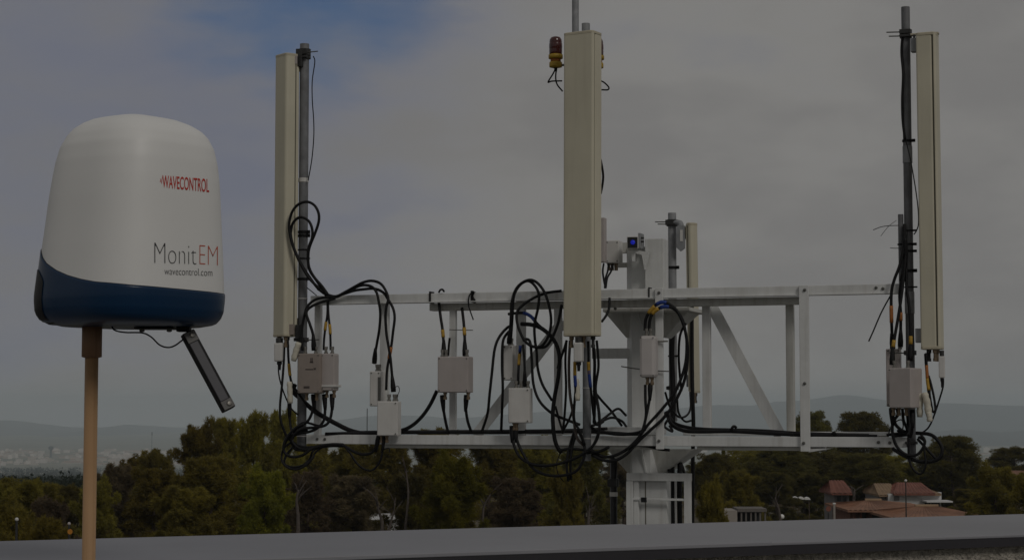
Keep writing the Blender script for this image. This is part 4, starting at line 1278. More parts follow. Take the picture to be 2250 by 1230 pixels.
# black side panel at the far left of the base
bm = bmesh.new()
left_k = min(range(TH), key=lambda k: sect[k][0])
cols = [k for k in range(left_k - 16, left_k + 17)]
vis = [k for k in cols if True]
pts_rows = []
for i in range(13):
    row = []
    for k in cols:
        s = sect[k % TH]
        l, r = prof_at(640)
        x = (l + r) / 2 + s[0] * (r - l) / 2
        # upper edge of the panel follows a rounded outline
        edge = 594 + max(0.0, (x - 88)) ** 1.5 * 0.20 if s[1] < 0.0 else 592
        edge = min(edge, 712)
        y = edge + (714 - edge) * i / 12
        row.append(bm.verts.new(mpoint(k, y, 1.018)))
    pts_rows.append(row)
for i in range(12):
    for q in range(len(cols) - 1):
        s = sect[cols[q] % TH]
        l, r = prof_at(640)
        x = (l + r) / 2 + s[0] * (r - l) / 2
        if s[1] < 0 and x > 116:
            continue
        bm.faces.new((pts_rows[i][q], pts_rows[i][q + 1], pts_rows[i + 1][q + 1], pts_rows[i + 1][q]))
loose = [v for v in bm.verts if not v.link_faces]
bmesh.ops.delete(bm, geom=loose, context='VERTS')
finish(bm, 'side_panel', M['navy_b'], mon, smooth=True)


# lettering printed on the shell
def lettering(text, x0, x1, yt0, yb0, yt1, yb1, m, name='lettering', weight=0.0, extra=None, capref='M'):
    cu = bpy.data.curves.new('t', 'FONT')
    cu.body = text
    cu.size = 1.0
    cu.offset = weight
    cu.resolution_u = 6
    ob = bpy.data.objects.new('t', cu)
    COL.objects.link(ob)
    dg = bpy.context.evaluated_depsgraph_get()
    me = bpy.data.meshes.new_from_object(ob.evaluated_get(dg))
    bpy.data.objects.remove(ob)
    bm = bmesh.new()
    bm.from_mesh(me)
    bmesh.ops.triangulate(bm, faces=bm.faces)
    xsn = [v.co.x for v in bm.verts]
    ysn = [v.co.y for v in bm.verts]
    ax, bx_, ay, by = min(xsn), max(xsn), min(ysn), max(ysn)
    if extra:
        for poly in extra:
            vv = [bm.verts.new((ax + (bx_ - ax) * p[0], ay + (by - ay) * p[1], 0)) for p in poly]
            bm.faces.new(vv)
    camo = Vector((0, 0, CZ))
    for v in bm.verts:
        u = (v.co.x - ax) / (bx_ - ax)
        w = (v.co.y - ay) / (by - ay)
        px = x0 + (x1 - x0) * u
        yt, yb = yt0 + (yt1 - yt0) * u, yb0 + (yb1 - yb0) * u
        d = ray(px, yb + (yt - yb) * w).normalized()
        hit, nrm, _, _ = bvh.ray_cast(camo, d)
        if hit is None:
            hit, nrm = camo + d * DD, -d
        if nrm.dot(d) > 0:
            nrm = -nrm
        v.co = hit + nrm * 0.0006
    o = finish(bm, name, m, mon)
    bpy.data.meshes.remove(me)
    return o


wave = [[(-0.052, 0.42), (-0.040, 0.42), (-0.030, 0.72), (-0.036, 0.72)], [(-0.036, 0.72), (-0.030, 0.72), (-0.014, 0.30), (-0.020, 0.30)], [(-0.020, 0.30), (-0.014, 0.30), (0.004, 0.86), (-0.004, 0.86)]]
lettering('WAVECONTROL', 356.5, 459, 385, 412.5, 393.5, 423, M['redprint'], weight=0.008, extra=wave)
lettering('Monit', 339, 432, 533, 578, 538.5, 581, M['inkprint'], weight=-0.026)
lettering('EM', 438, 478, 538.5, 580, 541.5, 583, M['orprint'], weight=-0.028)
lettering('wavecontrol.com', 361, 466, 587.5, 603, 591, 606.5, M['inkprint'], weight=-0.012)

# underside plate, cable and hinged bar
bm = bmesh.new()
a = at(343, 721.5, DD)
add_box(bm, a, Vector((1, 0, 0)), Vector((0, 1, 0)), ZUP, 84 * KM, 0.05, 4 * KM, 0.0008)
finish(bm, 'underside_plate', M['navy_b'], mon)
for x in (312, 372):
    bm = bmesh.new()
    add_lathe(bm, at(x, 722, DD - 0.015), [(0.004, 0), (0.004, -0.004), (0.002, -0.005)], seg=10)
    finish(bm, 'underside_screw', M['rod'], mon)
bm = bmesh.new()
P = smooth_path([at(244, 714, DD), at(252, 725, DD - 0.02), at(275, 730, DD - 0.03), at(312, 731, DD - 0.03), at(332, 740, DD - 0.03), at(350, 757, DD - 0.03), at(368, 763, DD - 0.03), at(384, 759, DD - 0.02), at(402, 746, DD)])
add_tube(bm, P, 0.00125, 8)
finish(bm, 'cable', M['black'], mon, smooth=True)
# hinged dark bar hanging at a slant under the base
top_c, bot_c = at(411, 730, DD - 0.01), at(503, 900, DD - 0.01)
ax = (bot_c - top_c).normalized()
sd = Vector((0, 1, 0)).cross(ax).normalized()
if sd.x < 0:
    sd = -sd
# its face turns a little to the right so that the left edge shows its thickness
nn = (Vector((0, -1, 0)) * math.cos(R(30)) + sd * math.sin(R(30))).normalized()
sd2 = nn.cross(ax).normalized()
if sd2.x < 0:
    sd2 = -sd2
L = (bot_c - top_c).length
mid = (top_c + bot_c) / 2
Wb, Db = 29.5 * KM, 20 * KM
bm = bmesh.new()
add_box(bm, mid, sd2, nn, ax, Wb, Db, L, 0.0018)
bar = finish(bm, 'solar_bar', M['navy_b'], mon)
tag(bar, 'slanting black bar with a dark cell, hanging below the base')


def on_bar(name, s0, s1, w0, w1, up, th, m, bev=0.0004):
    bm = bmesh.new()
    c = mid + ax * (L * ((s0 + s1) / 2 - 0.5)) + sd2 * (Wb * (w0 + w1) / 2) + nn * (Db / 2 + up)
    add_box(bm, c, sd2, nn, ax, Wb * (w1 - w0), th, L * (s1 - s0), bev)
    return finish(bm, name, m, bar, origin=None) if False else finish_child(bm, name, m)


def finish_child(bm, name, m):
    o = finish(bm, name, m, mon)
    o.parent = bar
    o.location = -Vector(bar.location)
    return o


bar_grey = mat('dark_grey_bar_plastic', (0.10, 0.097, 0.093), 0.45, 0, 0.08, 40)
on_bar('face_frame', 0.01, 0.135, -0.46, 0.46, 0.0004, 0.0016, bar_grey)
on_bar('face_frame', 0.885, 0.99, -0.46, 0.46, 0.0004, 0.0016, bar_grey)
on_bar('solar_cell', 0.14, 0.88, -0.40, 0.28, -0.0002, 0.0012, M['screen'])
for s in (0.06, 0.94):
    bm = bmesh.new()
    c = mid + ax * (L * (s - 0.5)) + sd2 * (Wb * 0.1) + nn * (Db / 2 + 0.001)
    add_lathe(bm, c, [(0.0042, 0), (0.0042, 0.0012), (0.0028, 0.0022), (0.0005, 0.0024)], nn, 14)
    finish_child(bm, 'bolt', M['conn'])
bm = bmesh.new()
add_box(bm, at(404, 722, DD - 0.005), Vector((1, 0, 0)), Vector((0, 1, 0)), ZUP, 30 * KM, 0.02, 14 * KM, 0.002)
finish(bm, 'hinge', M['navy_b'], mon)

# wooden pole with coupling, standing on the deck
pt = at(202.5, 718, DD)
pb = at(195.5, 1230, DD)
t = thing('wooden_pole', (pt.x, DD, CZ - 1.6), 'round pale wooden pole standing before the parapet, under the monitor', 'pole')
lean = 0.0
rr = 14.6 * KM
zt_ = pt.z + 0.002
bm = bmesh.new()
add_lathe(bm, Vector((pt.x, DD, CZ - 1.6)), [(rr * 1.02, 0), (rr * 1.02, 0.01), (rr, 0.02), (rr, zt_ - 0.03 - (CZ - 1.6))], seg=24)
o = finish(bm, 'shaft', M['wood'], t)
for p in o.data.polygons:
    p.use_smooth = len(p.vertices) == 4
zc0 = at(202, 786, DD).z
bm = bmesh.new()
add_lathe(bm, Vector((pt.x, DD, zc0)), [(rr * 1.05, 0), (22 * KM, 0.0015), (22 * KM, zt_ - zc0 - 0.001), (20 * KM, zt_ - zc0)], seg=28)
o = finish(bm, 'coupling', M['wood_d'], t)
for p in o.data.polygons:
    p.use_smooth = len(p.vertices) == 4


# ------------------------------------------------------------------ trees
def np_mesh(name, V, Fc):
    me = bpy.data.meshes.new(name)
    me.vertices.add(len(V))
    me.vertices.foreach_set('co', V.astype(np.float32).ravel())
    nf = len(Fc)
    me.loops.add(nf * 3)
    me.loops.foreach_set('vertex_index', Fc.astype(np.int32).ravel())
    me.polygons.add(nf)
    me.polygons.foreach_set('loop_start', np.arange(0, nf * 3, 3, dtype=np.int32))
    me.polygons.foreach_set('loop_total', np.full(nf, 3, dtype=np.int32))
    me.update(calc_edges=True)
    return me


def unit(rng, n):
    v = rng.normal(size=(n, 3))
    return v / np.linalg.norm(v, axis=1)[:, None]


def tufts(rng, centres, radii, per, blades, length, width, upbias=0.5):
    """needle tufts spread through clump volumes, mostly near their skins"""
    nC = len(centres)
    ci = np.repeat(np.arange(nC), per)
    n = len(ci)
    d = unit(rng, n)
    rad = radii[ci] * (rng.random(n) ** 0.45)[:, None]
    pos = centres[ci] + d * rad
    out = d + np.array([0, 0, upbias])
    out /= np.linalg.norm(out, axis=1)[:, None]
    pos = np.repeat(pos, blades, axis=0)
    out = np.repeat(out, blades, axis=0)
    n = len(pos)
    dirn = out * 0.9 + unit(rng, n) * 0.9
    dirn /= np.linalg.norm(dirn, axis=1)[:, None]
    side = np.cross(dirn, unit(rng, n))
    side /= np.linalg.norm(side, axis=1)[:, None] + 1e-9
    ln = length * (0.6 + 0.8 * rng.random(n))[:, None]
    wd = width * (0.6 + 0.8 * rng.random(n))[:, None]
    a = pos - side * wd * 0.5
    b = pos + side * wd * 0.5 + dirn * ln * 0.35
    c = pos + dirn * ln
    V = np.stack([a, b, c], axis=1).reshape(-1, 3)
    Fc = np.arange(len(V)).reshape(-1, 3)
    return V, Fc


def make_tree(seed, style):
    """unit tree: height 10 m, returns trunk mesh and crown mesh"""
    rng = np.random.default_rng(seed)
    rnd = random.Random(seed)
    H = 10.0
    bm = bmesh.new()
    bend = Vector((rnd.uniform(-0.5, 0.5), rnd.uniform(-0.5, 0.5), 0))
    tp = [Vector((0, 0, -0.3)), Vector((0.05, 0, 1.5)), bend * 0.4 + Vector((0, 0, 4)), bend * 0.9 + Vector((0, 0, 6.6)), bend * 0.7 + Vector((0, 0, 8.6)), bend * 0.6 + Vector((0, 0, 9.6))]
    tp = smooth_path(tp, 4)
    nt = len(tp)
    add_tube(bm, tp, [0.17 * (1 - 0.88 * i / (nt - 1)) + 0.012 for i in range(nt)], 8)
    centres, radii = [], []
    if style == 'umbrella':
        lo_, hi_, nl = 0.42, 0.93, 26
    elif style == 'column':
        lo_, hi_, nl = 0.16, 0.97, 40
    else:
        lo_, hi_, nl = 0.14, 0.96, 46
    for i in range(nl):
        f = lo_ + (hi_ - lo_) * (i + rnd.random()) / nl
        base = tp[min(nt - 1, int(f * (nt - 1)))]
        az = i * 2.4 + rnd.uniform(-0.5, 0.5)
        if style == 'umbrella':
            ln = 2.5 * (0.65 + 0.5 * rnd.random()) * math.sin(math.pi * min(1, (1.06 - f) / 0.5) * 0.5 + 0.12)
            rise = rnd.uniform(0.25, 0.7)
        elif style == 'column':
            ln = 1.05 * (0.55 + 0.7 * rnd.random()) * (1.05 - 0.75 * (f - lo_) / (hi_ - lo_))
            rise = rnd.uniform(0.6, 1.2)
        else:
            ln = 2.3 * (0.5 + 0.7 * rnd.random()) * (1.12 - 0.95 * ((f - lo_) / (hi_ - lo_)) ** 1.3)
            rise = rnd.uniform(0.1, 0.6)
        dr = Vector((math.cos(az), math.sin(az), rise)).normalized()
        tip = base + dr * ln
        mid_ = base.lerp(tip, 0.5) + Vector((0, 0, -0.08 * ln))
        add_tube(bm, [base, mid_, tip], [0.05, 0.034, 0.01], 5)
        for fr in (0.55, 0.8, 1.0):
            if fr < 0.6 and rnd.random() < 0.45:
                continue
            q = base.lerp(tip, fr) + Vector((rnd.uniform(-.25, .25), rnd.uniform(-.25, .25), rnd.uniform(-.1, .25)))
            s = rnd.uniform(0.32, 0.62) * (1.15 if style == 'umbrella' else 1.0) * (0.8 if style == 'column' else 1.0)
            centres.append(q)
            radii.append((s, s, s * rnd.uniform(0.6, 0.85) if style != 'column' else s * 1.5))
    if style == 'umbrella':
        for _ in range(85):
            a_, z_ = rnd.uniform(0, 6.283), rnd.uniform(-0.75, 1.0)
            w_ = math.sqrt(max(0.0, 1 - z_ * z_)) * rnd.uniform(0.75, 1.0)
            centres.append(bend * 0.7 + Vector((math.cos(a_) * w_ * 2.55, math.sin(a_) * w_ * 2.55, 7.0 + z_ * 2.55)))
            s = rnd.uniform(0.38, 0.7)
            radii.append((s, s, s * 0.75))
    if style == 'pine':
        for q, rr_ in list(zip(centres, radii))[::2]:
            o_ = Vector((q.x, q.y, 0))
            o_ = o_.normalized() if o_.length > 0.1 else Vector((1, 0, 0))
            centres.append(q + o_ * rnd.uniform(0.2, 0.6) + Vector((0, 0, rnd.uniform(0.15, 0.6))))
            s = rnd.uniform(0.13, 0.24)
            radii.append((s, s, s * rnd.uniform(1.4, 2.4)))
    for _ in range(7):
        centres.append(tp[-1] + Vector((rnd.uniform(-.4, .4), rnd.uniform(-.4, .4), rnd.uniform(-0.7, 0.25))))
        radii.append((0.34, 0.34, 0.42))
    me_t = bpy.data.meshes.new('trunk')
    bmesh.ops.recalc_face_normals(bm, faces=bm.faces)
    bm.to_mesh(me_t)
    bm.free()
    me_t.polygons.foreach_set('use_smooth', [True] * len(me_t.polygons))
    C_ = np.array([list(c) for c in centres])
    R_ = np.array(radii)
    V, Fc = tufts(rng, C_, R_, 76, 6, 0.25, 0.05, 0.45)
    me_c = np_mesh('crown', V, Fc)
    return me_t, me_c


TREES = {}
for sty, seeds in (('pine', (11, 12, 13, 14)), ('column', (21, 22)), ('umbrella', (31, 32))):
    TREES[sty] = [make_tree(s, sty) for s in seeds]
def plant_tree(label, px, ytop, hw, Y, sty, idx, mname='pine', group=None, name='pine_tree', ground=None, cat='tree'):
    top = at(px, ytop, Y)
    gz = ground_z(Y) if ground is None else ground
    h = top.z - gz
    wid = hw / F * Y                           # crown half width in metres
    nat = {'pine': 2.75, 'column': 1.55, 'umbrella': 3.1}[sty]
    t = thing(name, (top.x, Y, gz), label, cat, group)
    sz = h / 10.0
    sxy = wid / nat
    rz = (px * 0.37 + Y * 1.3) % 6.28
    t.rotation_euler = (0, 0, rz)
    t.scale = (sxy, sxy, sz)
    a, b = TREES[sty][idx % len(TREES[sty])]
    for nm, me, mm in (('trunk', a, 'bark'), ('crown', b, mname)):
        if not me.materials:
            me.materials.append(M['bark'])
        o = bpy.data.objects.new(nm, me)
        COL.objects.link(o)
        o.material_slots[0].link = 'OBJECT'
        o.material_slots[0].material = M[mm]
        o.parent = t
    return t


LT = [
    ('low rounded olive tree at the left edge of the picture', 40, 1058, 95, 40, 'pine', 0, 'pine'),
    ('dark tree behind the wooden pole, left of the pines', 140, 1072, 80, 45, 'pine', 1, 'pinedark'),
    ('dark bush crown low at the far left above the parapet', 20, 1115, 80, 33, 'pine', 2, 'pine'),
    ('brownish low tree just left of the wooden pole', 120, 1105, 70, 36, 'pine', 3, 'scrub'),
    ('olive tree crown directly left of the wooden pole', 95, 1068, 75, 42, 'pine', 3, 'pine'),
    ('dark green bush crown low beside the orange sign', 95, 1145, 70, 29, 'pine', 0, 'pine'),
    ('olive tree half hidden by the wooden pole', 205, 1062, 60, 44, 'pine', 2, 'pine'),
    ('thin brownish tree just right of the wooden pole', 255, 1025, 60, 48, 'pine', 0, 'scrub'),
    ('brownish slender tree below the black bar, left of the tall pines', 345, 992, 55, 60, 'column', 0, 'pine'),
    ('bright bushy pine low between wooden pole and tall pines', 335, 1035, 75, 47, 'pine', 1, 'pine'),
    ('tall pine whose top stands under the black hanging bar', 432, 940, 62, 52, 'pine', 2, 'pine'),
    ('narrow tall pine just right of the black bar tip', 488, 925, 48, 56, 'column', 1, 'pine'),
    ('tallest pine between the black bar and the left antenna', 548, 918, 58, 50, 'pine', 3, 'pine'),
    ('tall pine directly behind the left antenna foot', 622, 908, 52, 54, 'pine', 0, 'pine'),
    ('broad dark pine in front of the tall left pines', 470, 1010, 95, 44, 'pine', 1, 'pine'),
    ('bright green pine low below the left antenna', 592, 1040, 70, 41, 'pine', 2, 'pinebright'),
    ('low olive pine at the parapet left of centre clump', 400, 1075, 90, 40, 'pine', 0, 'pine'),
    ('pine with gap beside it, below the tan equipment box', 690, 978, 60, 62, 'pine', 1, 'pine'),
    ('brown twiggy pine below the left end of the lower beam', 665, 1045, 70, 46, 'pine', 3, 'scrub'),
    ('pine behind the hanging white box', 785, 974, 75, 58, 'pine', 2, 'pine'),
    ('olive pine right of the hanging white box', 868, 960, 80, 56, 'pine', 3, 'pine'),
    ('brown stemmed pine low between the two pairs of boxes', 775, 1050, 80, 47, 'pine', 1, 'scrub'),
    ('broad pine under the square grey box', 960, 948, 85, 57, 'pine', 0, 'pine'),
    ('bright green pine standing out under the square grey box', 1005, 1010, 88, 40, 'pine', 2, 'pinebright'),
    ('dark pine left of the bright green one', 895, 1050, 70, 44, 'pine', 3, 'pinedark'),
    ('pine left of the sagging cables under the frame', 1070, 970, 80, 60, 'pine', 1, 'pine'),
    ('pine directly behind the deepest cable sag', 1180, 972, 80, 56, 'pine', 2, 'pine'),
    ('dark pine left of the mast foot', 1285, 976, 80, 52, 'pine', 3, 'pinedark'),
    ('small bright pine beneath the hanging cable tails', 1245, 1035, 50, 44, 'pine', 0, 'pine'),
    ('twiggy brown tree low in the centre above the parapet', 1125, 1055, 75, 48, 'pine', 1, 'scrub'),
    ('pine filling the gap under the narrow white box', 1125, 985, 70, 64, 'pine', 0, 'pine'),
    ('pine between tan box and hanging white box, lower row', 735, 1000, 70, 66, 'pine', 2, 'pine'),
    ('olive pine left of the brownish slender tree', 295, 1010, 55, 64, 'pine', 2, 'pine'),
    ('brown tree directly behind the mast foot', 1370, 1010, 60, 75, 'pine', 2, 'scrub'),
]
for (lb_, px, yt, hw, Y, sty, idx, mn) in LT:
    plant_tree(lb_, px, yt, hw * 1.3, min(205, Y * 2.15), 'pine' if sty == 'column' else sty, idx, mn, 'pines beyond the roof at left')
RT = [
    ('pine close right of the black riser cable', 1572, 1000, 55, 150, 'umbrella', 0, 'pinedark'),
    ('dark bushy tree filling the gap below the mast collar right side', 1545, 1015, 60, 200, 'pine', 0, 'pinedark'),
    ('brown olive tree behind the low garden building', 1610, 1020, 80, 205, 'pine', 1, 'pine'),
    ('dense dark tree low under the right lower beam', 1690, 1015, 85, 208, 'pine', 2, 'pinedark'),
    ('brown dark tree behind the white awning', 1770, 1025, 85, 203, 'pine', 3, 'scrub'),
    ('dense dark tree above the small red roof', 1850, 1015, 85, 206, 'pine', 0, 'pinedark'),
    ('dark tree between red roof and right pole foot', 1930, 1020, 80, 204, 'pine', 1, 'pinedark'),
    ('olive tree behind the white house chimney', 2060, 1035, 70, 207, 'pine', 2, 'pine'),
    ('dark tree low between white house and right edge', 2140, 1035, 75, 200, 'pine', 3, 'pinedark'),
    ('green bushy tree low right of the mast foot', 1560, 1065, 55, 80, 'pine', 2, 'pine'),
    ('olive tree below the diagonal brace', 1645, 990, 70, 175, 'umbrella', 1, 'pine'),
    ('broad dark pine under the right lower beam', 1725, 984, 80, 165, 'umbrella', 0, 'pinedark'),
    ('dark pine crown left of the right post, above the beam', 1790, 908, 50, 190, 'umbrella', 1, 'pinedark'),
    ('rounded umbrella pine above the right lower beam', 1885, 910, 66, 195, 'umbrella', 0, 'pinedark'),
    ('dark spreading pine behind the small red roofed house', 1800, 995, 90, 170, 'umbrella', 1, 'pinedark'),
    ('large dark pine left of the right cable coil', 1890, 1000, 80, 160, 'umbrella', 0, 'pinedark'),
    ('pine partly hidden by the right cable coil', 1960, 1003, 60, 175, 'umbrella', 1, 'pine'),
    ('big dark umbrella pine right of the right cable coil', 2095, 962, 68, 172, 'umbrella', 0, 'pinedark'),
    ('dark pine just behind the big umbrella pine on the right', 2080, 982, 62, 205, 'umbrella', 1, 'pinedark'),
    ('dark pine below the big umbrella pine on the right', 2075, 1020, 75, 178, 'pine', 3, 'pinedark'),
    ('dark pine at the right edge of the picture', 2225, 985, 60, 210, 'umbrella', 1, 'pinedark'),
    ('bright green tree at the lower right edge', 2195, 1030, 85, 105, 'pine', 2, 'pine'),
    ('green tree cut off by the right border', 2265, 1045, 70, 100, 'pine', 0, 'pine'),
    ('light green tree just behind the white walled house', 2010, 1043, 45, 185, 'umbrella', 0, 'pinebright'),
    ('low shrub tree right of the white walled house', 2120, 1075, 50, 168, 'pine', 1, 'pine'),
    ('dark tree left of the low white colonnade', 1630, 1040, 70, 120, 'pine', 3, 'pine'),
    ('dark slender tree between colonnade and red roofed house', 1705, 1040, 60, 150, 'pine', 1, 'pinedark'),
    ('dark pine with bare trunk beside the red roofed house', 1765, 1040, 65, 158, 'pine', 2, 'pinedark'),
    ('thin trunked pine between the two tiled houses', 1880, 1035, 60, 160, 'umbrella', 1, 'pinedark'),
]
for (lb_, px, yt, hw, Y, sty, idx, mn) in RT:
    plant_tree(lb_, px, yt, hw * 1.12, Y, sty, idx, mn, 'pines among the houses at right')
plant_tree('thin dark cypress standing behind the right lower beam', 1589, 984, 8, 160, 'column', 0, 'pinedark', None, 'cypress_tree')

# undergrowth and far forest: uncountable masses
rng = np.random.default_rng(5)
n = 240
X = rng.uniform(-75, 75, n)
Yv = rng.uniform(110, 260, n)
X = X * Yv / 180
C_ = np.stack([X, Yv, np.array([ground_z(y) for y in Yv]) + 0.6], axis=1)
R_ = np.stack([rng.uniform(0.8, 1.9, n)] * 2 + [rng.uniform(0.5, 1.2, n)], axis=1)
V, Fc = tufts(rng, C_, R_, 30, 5, 0.5, 0.14, 0.6)
me = np_mesh('undergrowth', V, Fc)
o = link_mesh('undergrowth', me, M['scrub'])
tag(o, 'brown green undergrowth between the houses and trees', 'undergrowth', kind='stuff')
FV, FF, base_i = [], [], 0
for (n, ya, yb, per, ln, wd) in ((1500, 255, 620, 60, 0.42, 0.36), (2400, 620, 1500, 24, 1.0, 0.9), (3000, 1500, 3900, 12, 2.4, 2.2)):
    Yv = ya * (yb / ya) ** rng.random(n)
    X = rng.uniform(-0.36, 0.36, n) * Yv
    sz_ = 2.3 + Yv * 0.0009
    C_ = np.stack([X, Yv, np.array([ground_z(y) for y in Yv]) + sz_ * 0.7], axis=1)
    R_ = np.stack([sz_ * rng.uniform(0.8, 1.5, n), sz_ * rng.uniform(0.8, 1.5, n), sz_ * rng.uniform(0.6, 1.1, n)], axis=1)
    V1, F1 = tufts(rng, C_, R_, per, 4, ln, wd, 0.1)
    FV.append(V1)
    FF.append(F1 + base_i)
    base_i += len(V1)
V1, F1 = np.concatenate(FV), np.concatenate(FF)
me = np_mesh('distant_forest', V1, F1)
o = link_mesh('distant_forest', me, M['forest'])
tag(o, 'dark blue green forest covering the slope below the town', 'forest', kind='stuff')


# ------------------------------------------------------------------ houses at right
def hip_roof(bm, x0, x1, y0, y1, z0, zr, rx0, rx1, ry, th=0.12, waves=True):
    """tiled hip roof: eaves rectangle x0..x1, y0..y1 at z0, ridge rx0..rx1 at ry, zr; corrugated slopes"""
    def slope(a, b, c, d, n):
        # a-b eaves, d-c ridge side; n corrugations
        a, b, c, d = map(Vector, (a, b, c, d))
        nrm = (b - a).cross(d - a)
        if nrm.length < 1e-6:
            nrm = (b - a).cross(c - a)
        nrm.normalize()
        if nrm.z < 0:
            nrm = -nrm
        k = n * 2
        lo_, hi_ = [], []
        for i in range(k + 1):
            t = i / k
            up = nrm * (0.05 if i % 2 else 0.0)
            lo_.append(bm.verts.new(a.lerp(b, t) + up))
            hi_.append(bm.verts.new(d.lerp(c, t) + up))
        for i in range(k):
            bm.faces.new((lo_[i], lo_[i + 1], hi_[i + 1], hi_[i]))
    A, B, Cc, D = (x0, y0, z0), (x1, y0, z0), (x1, y1, z0), (x0, y1, z0)
    E, G = (rx0, ry, zr), (rx1, ry, zr)
    w = max(4, int((x1 - x0) / 0.32))
    dpt = max(4, int((y1 - y0) / 0.32))
    slope(A, B, G, E, w)
    slope(Cc, D, E, G, w)
    slope(B, Cc, G, G, dpt)
    slope(D, A, E, E, dpt)
    vs = [bm.verts.new((x, y, z0 - th)) for x, y in ((x0, y0), (x1, y0), (x1, y1), (x0, y1))]
    bm.faces.new(vs[::-1])
    vt = [bm.verts.new(v) for v in (A, B, Cc, D)]
    for i in range(4):
        bm.faces.new((vs[i], vs[(i + 1) % 4], vt[(i + 1) % 4], vt[i]))


def wbox(name, x0, x1, y0, y1, z0, z1, m, parent, bev=0.0):
    bm = bmesh.new()
    add_box(bm, Vector(((x0 + x1) / 2, (y0 + y1) / 2, (z0 + z1) / 2)), Vector((1, 0, 0)), Vector((0, 1, 0)), ZUP, x1 - x0, y1 - y0, z1 - z0, bev)
    return finish(bm, name, m, parent)


def X_(px, Y):
    return (px - 1125) / F * Y * 1.0


def Z_(py, Y):
    return at(1125, py, Y).z


# low brick house with two overlapping tiled hip roofs
Y = 125
h1 = thing('house', (X_(1990, Y), Y, 0), 'low house with broad orange tiled roofs just above the parapet', 'house')
wbox('wall', X_(1870, Y), X_(2050, Y), Y + 1.0, Y + 8, 0, Z_(1121, Y), M['brickwall'], h1)
for x in (1872, 1886, 1908, 1935, 1958):
    wbox('pillar', X_(x, Y), X_(x + 5, Y), Y + 0.2, Y + 0.55, 0, Z_(1121.5, Y), M['brickwall'], h1)
for x0, x1 in ((1892, 1905), (1915, 1932), (1940, 1955)):
    wbox('window', X_(x0, Y), X_(x1, Y), Y + 0.95, Y + 1.02, 1.0, Z_(1126, Y), M['dark'], h1)
bm = bmesh.new()
hip_roof(bm, X_(1857, Y), X_(2056, Y), Y - 0.3, Y + 9, Z_(1120, Y), Z_(1100, Y + 4), X_(1921, Y), X_(1958, Y), Y + 4)
finish(bm, 'roof', M['tile'], h1)
Y2 = 118
wbox('wall', X_(1975, Y2), X_(2150, Y2), Y2 + 1, Y2 + 6, 0, Z_(1137, Y2), M['brickwall'], h1)
bm = bmesh.new()
hip_roof(bm, X_(1953, Y2), X_(2166, Y2), Y2, Y2 + 8, Z_(1137, Y2), Z_(1113, Y2 + 4), X_(2035, Y2), X_(2088, Y2), Y2 + 4)
finish(bm, 'roof', M['tile'], h1)
bm = bmesh.new()
for (pa, pb_) in (((X_(1921, Y), Y + 4, Z_(1100, Y + 4) + 0.05), (X_(1958, Y), Y + 4, Z_(1100, Y + 4) + 0.05)), ((X_(2035, Y2), Y2 + 4, Z_(1113, Y2 + 4) + 0.05), (X_(2088, Y2), Y2 + 4, Z_(1113, Y2 + 4) + 0.05))):
    add_tube(bm, [Vector(pa), Vector(pb_)], 0.12, 8)
finish(bm, 'ridge_tiles', M['tile_p'], h1)

# white walled house behind
Y = 150
h2 = thing('house', (X_(2005, Y), Y, 0), 'white walled house with red and cream tiled roof and dark awning', 'house')
wbox('wall', X_(1950, Y), X_(2066, Y), Y + 0.5, Y + 8, 0, Z_(1085, Y), M['whitewall'], h2)
wbox('wall', X_(1933, Y), X_(1950, Y) - 0.02, Y + 1.2, Y + 7, 0, Z_(1088, Y), M['greywall'], h2)
bm = bmesh.new()
hip_roof(bm, X_(1960, Y), X_(2050, Y), Y - 0.1, Y + 8.4, Z_(1084, Y), Z_(1064, Y), X_(1990, Y), X_(2042, Y), Y + 4)
finish(bm, 'roof', M['tile_r'], h2)
bm = bmesh.new()
hip_roof(bm, X_(1931, Y), X_(1985, Y), Y + 0.6, Y + 8.8, Z_(1088, Y), Z_(1067, Y), X_(1943, Y), X_(1978, Y), Y + 5)
finish(bm, 'roof', M['tile_p'], h2)
bm = bmesh.new()
hip_roof(bm, X_(2024, Y), X_(2064, Y), Y + 0.1, Y + 6, Z_(1085, Y), Z_(1075, Y), X_(2036, Y), X_(2046, Y), Y + 3)
finish(bm, 'roof', M['tile_p'], h2)
ch = wbox('chimney', X_(2056, Y), X_(2070, Y), Y + 1, Y + 1.6, Z_(1098, Y), Z_(1082, Y), M['whitewall'], h2)
wbox('awning', X_(2022, Y), X_(2078, Y), Y - 1.6, Y + 0.45, Z_(1101, Y), Z_(1098, Y), M['whitewall'], h2)
for x0, x1 in ((2030, 2042), (2044, 2062)):
    wbox('window', X_(x0, Y), X_(x1, Y), Y + 0.42, Y + 0.52, Z_(1113, Y), Z_(1102, Y), M['dark'], h2)
wbox('window', X_(1962, Y), X_(1974, Y), Y + 0.44, Y + 0.52, Z_(1100, Y), Z_(1090, Y), M['greywall'], h2)
# small red roofed house
Y = 138
h3 = thing('house', (X_(1847, Y), Y, 0), 'small grey house with steep red roof among dark pines', 'house')
wbox('wall', X_(1832, Y), X_(1864, Y), Y + 0.5, Y + 5, 0, Z_(1083, Y), M['greywall'], h3)
bm = bmesh.new()
hip_roof(bm, X_(1823, Y), X_(1871, Y), Y - 0.2, Y + 5.6, Z_(1083, Y), Z_(1058, Y), X_(1833, Y), X_(1862, Y), Y + 2.6)
finish(bm, 'roof', M['tile_r'], h3)
wbox('window', X_(1838, Y), X_(1846, Y), Y + 0.42, Y + 0.52, Z_(1101, Y), Z_(1090, Y), M['dark'], h3)
wbox('door', X_(1852, Y), X_(1858, Y), Y + 0.42, Y + 0.52, 0, Z_(1092, Y), M['dark'], h3)
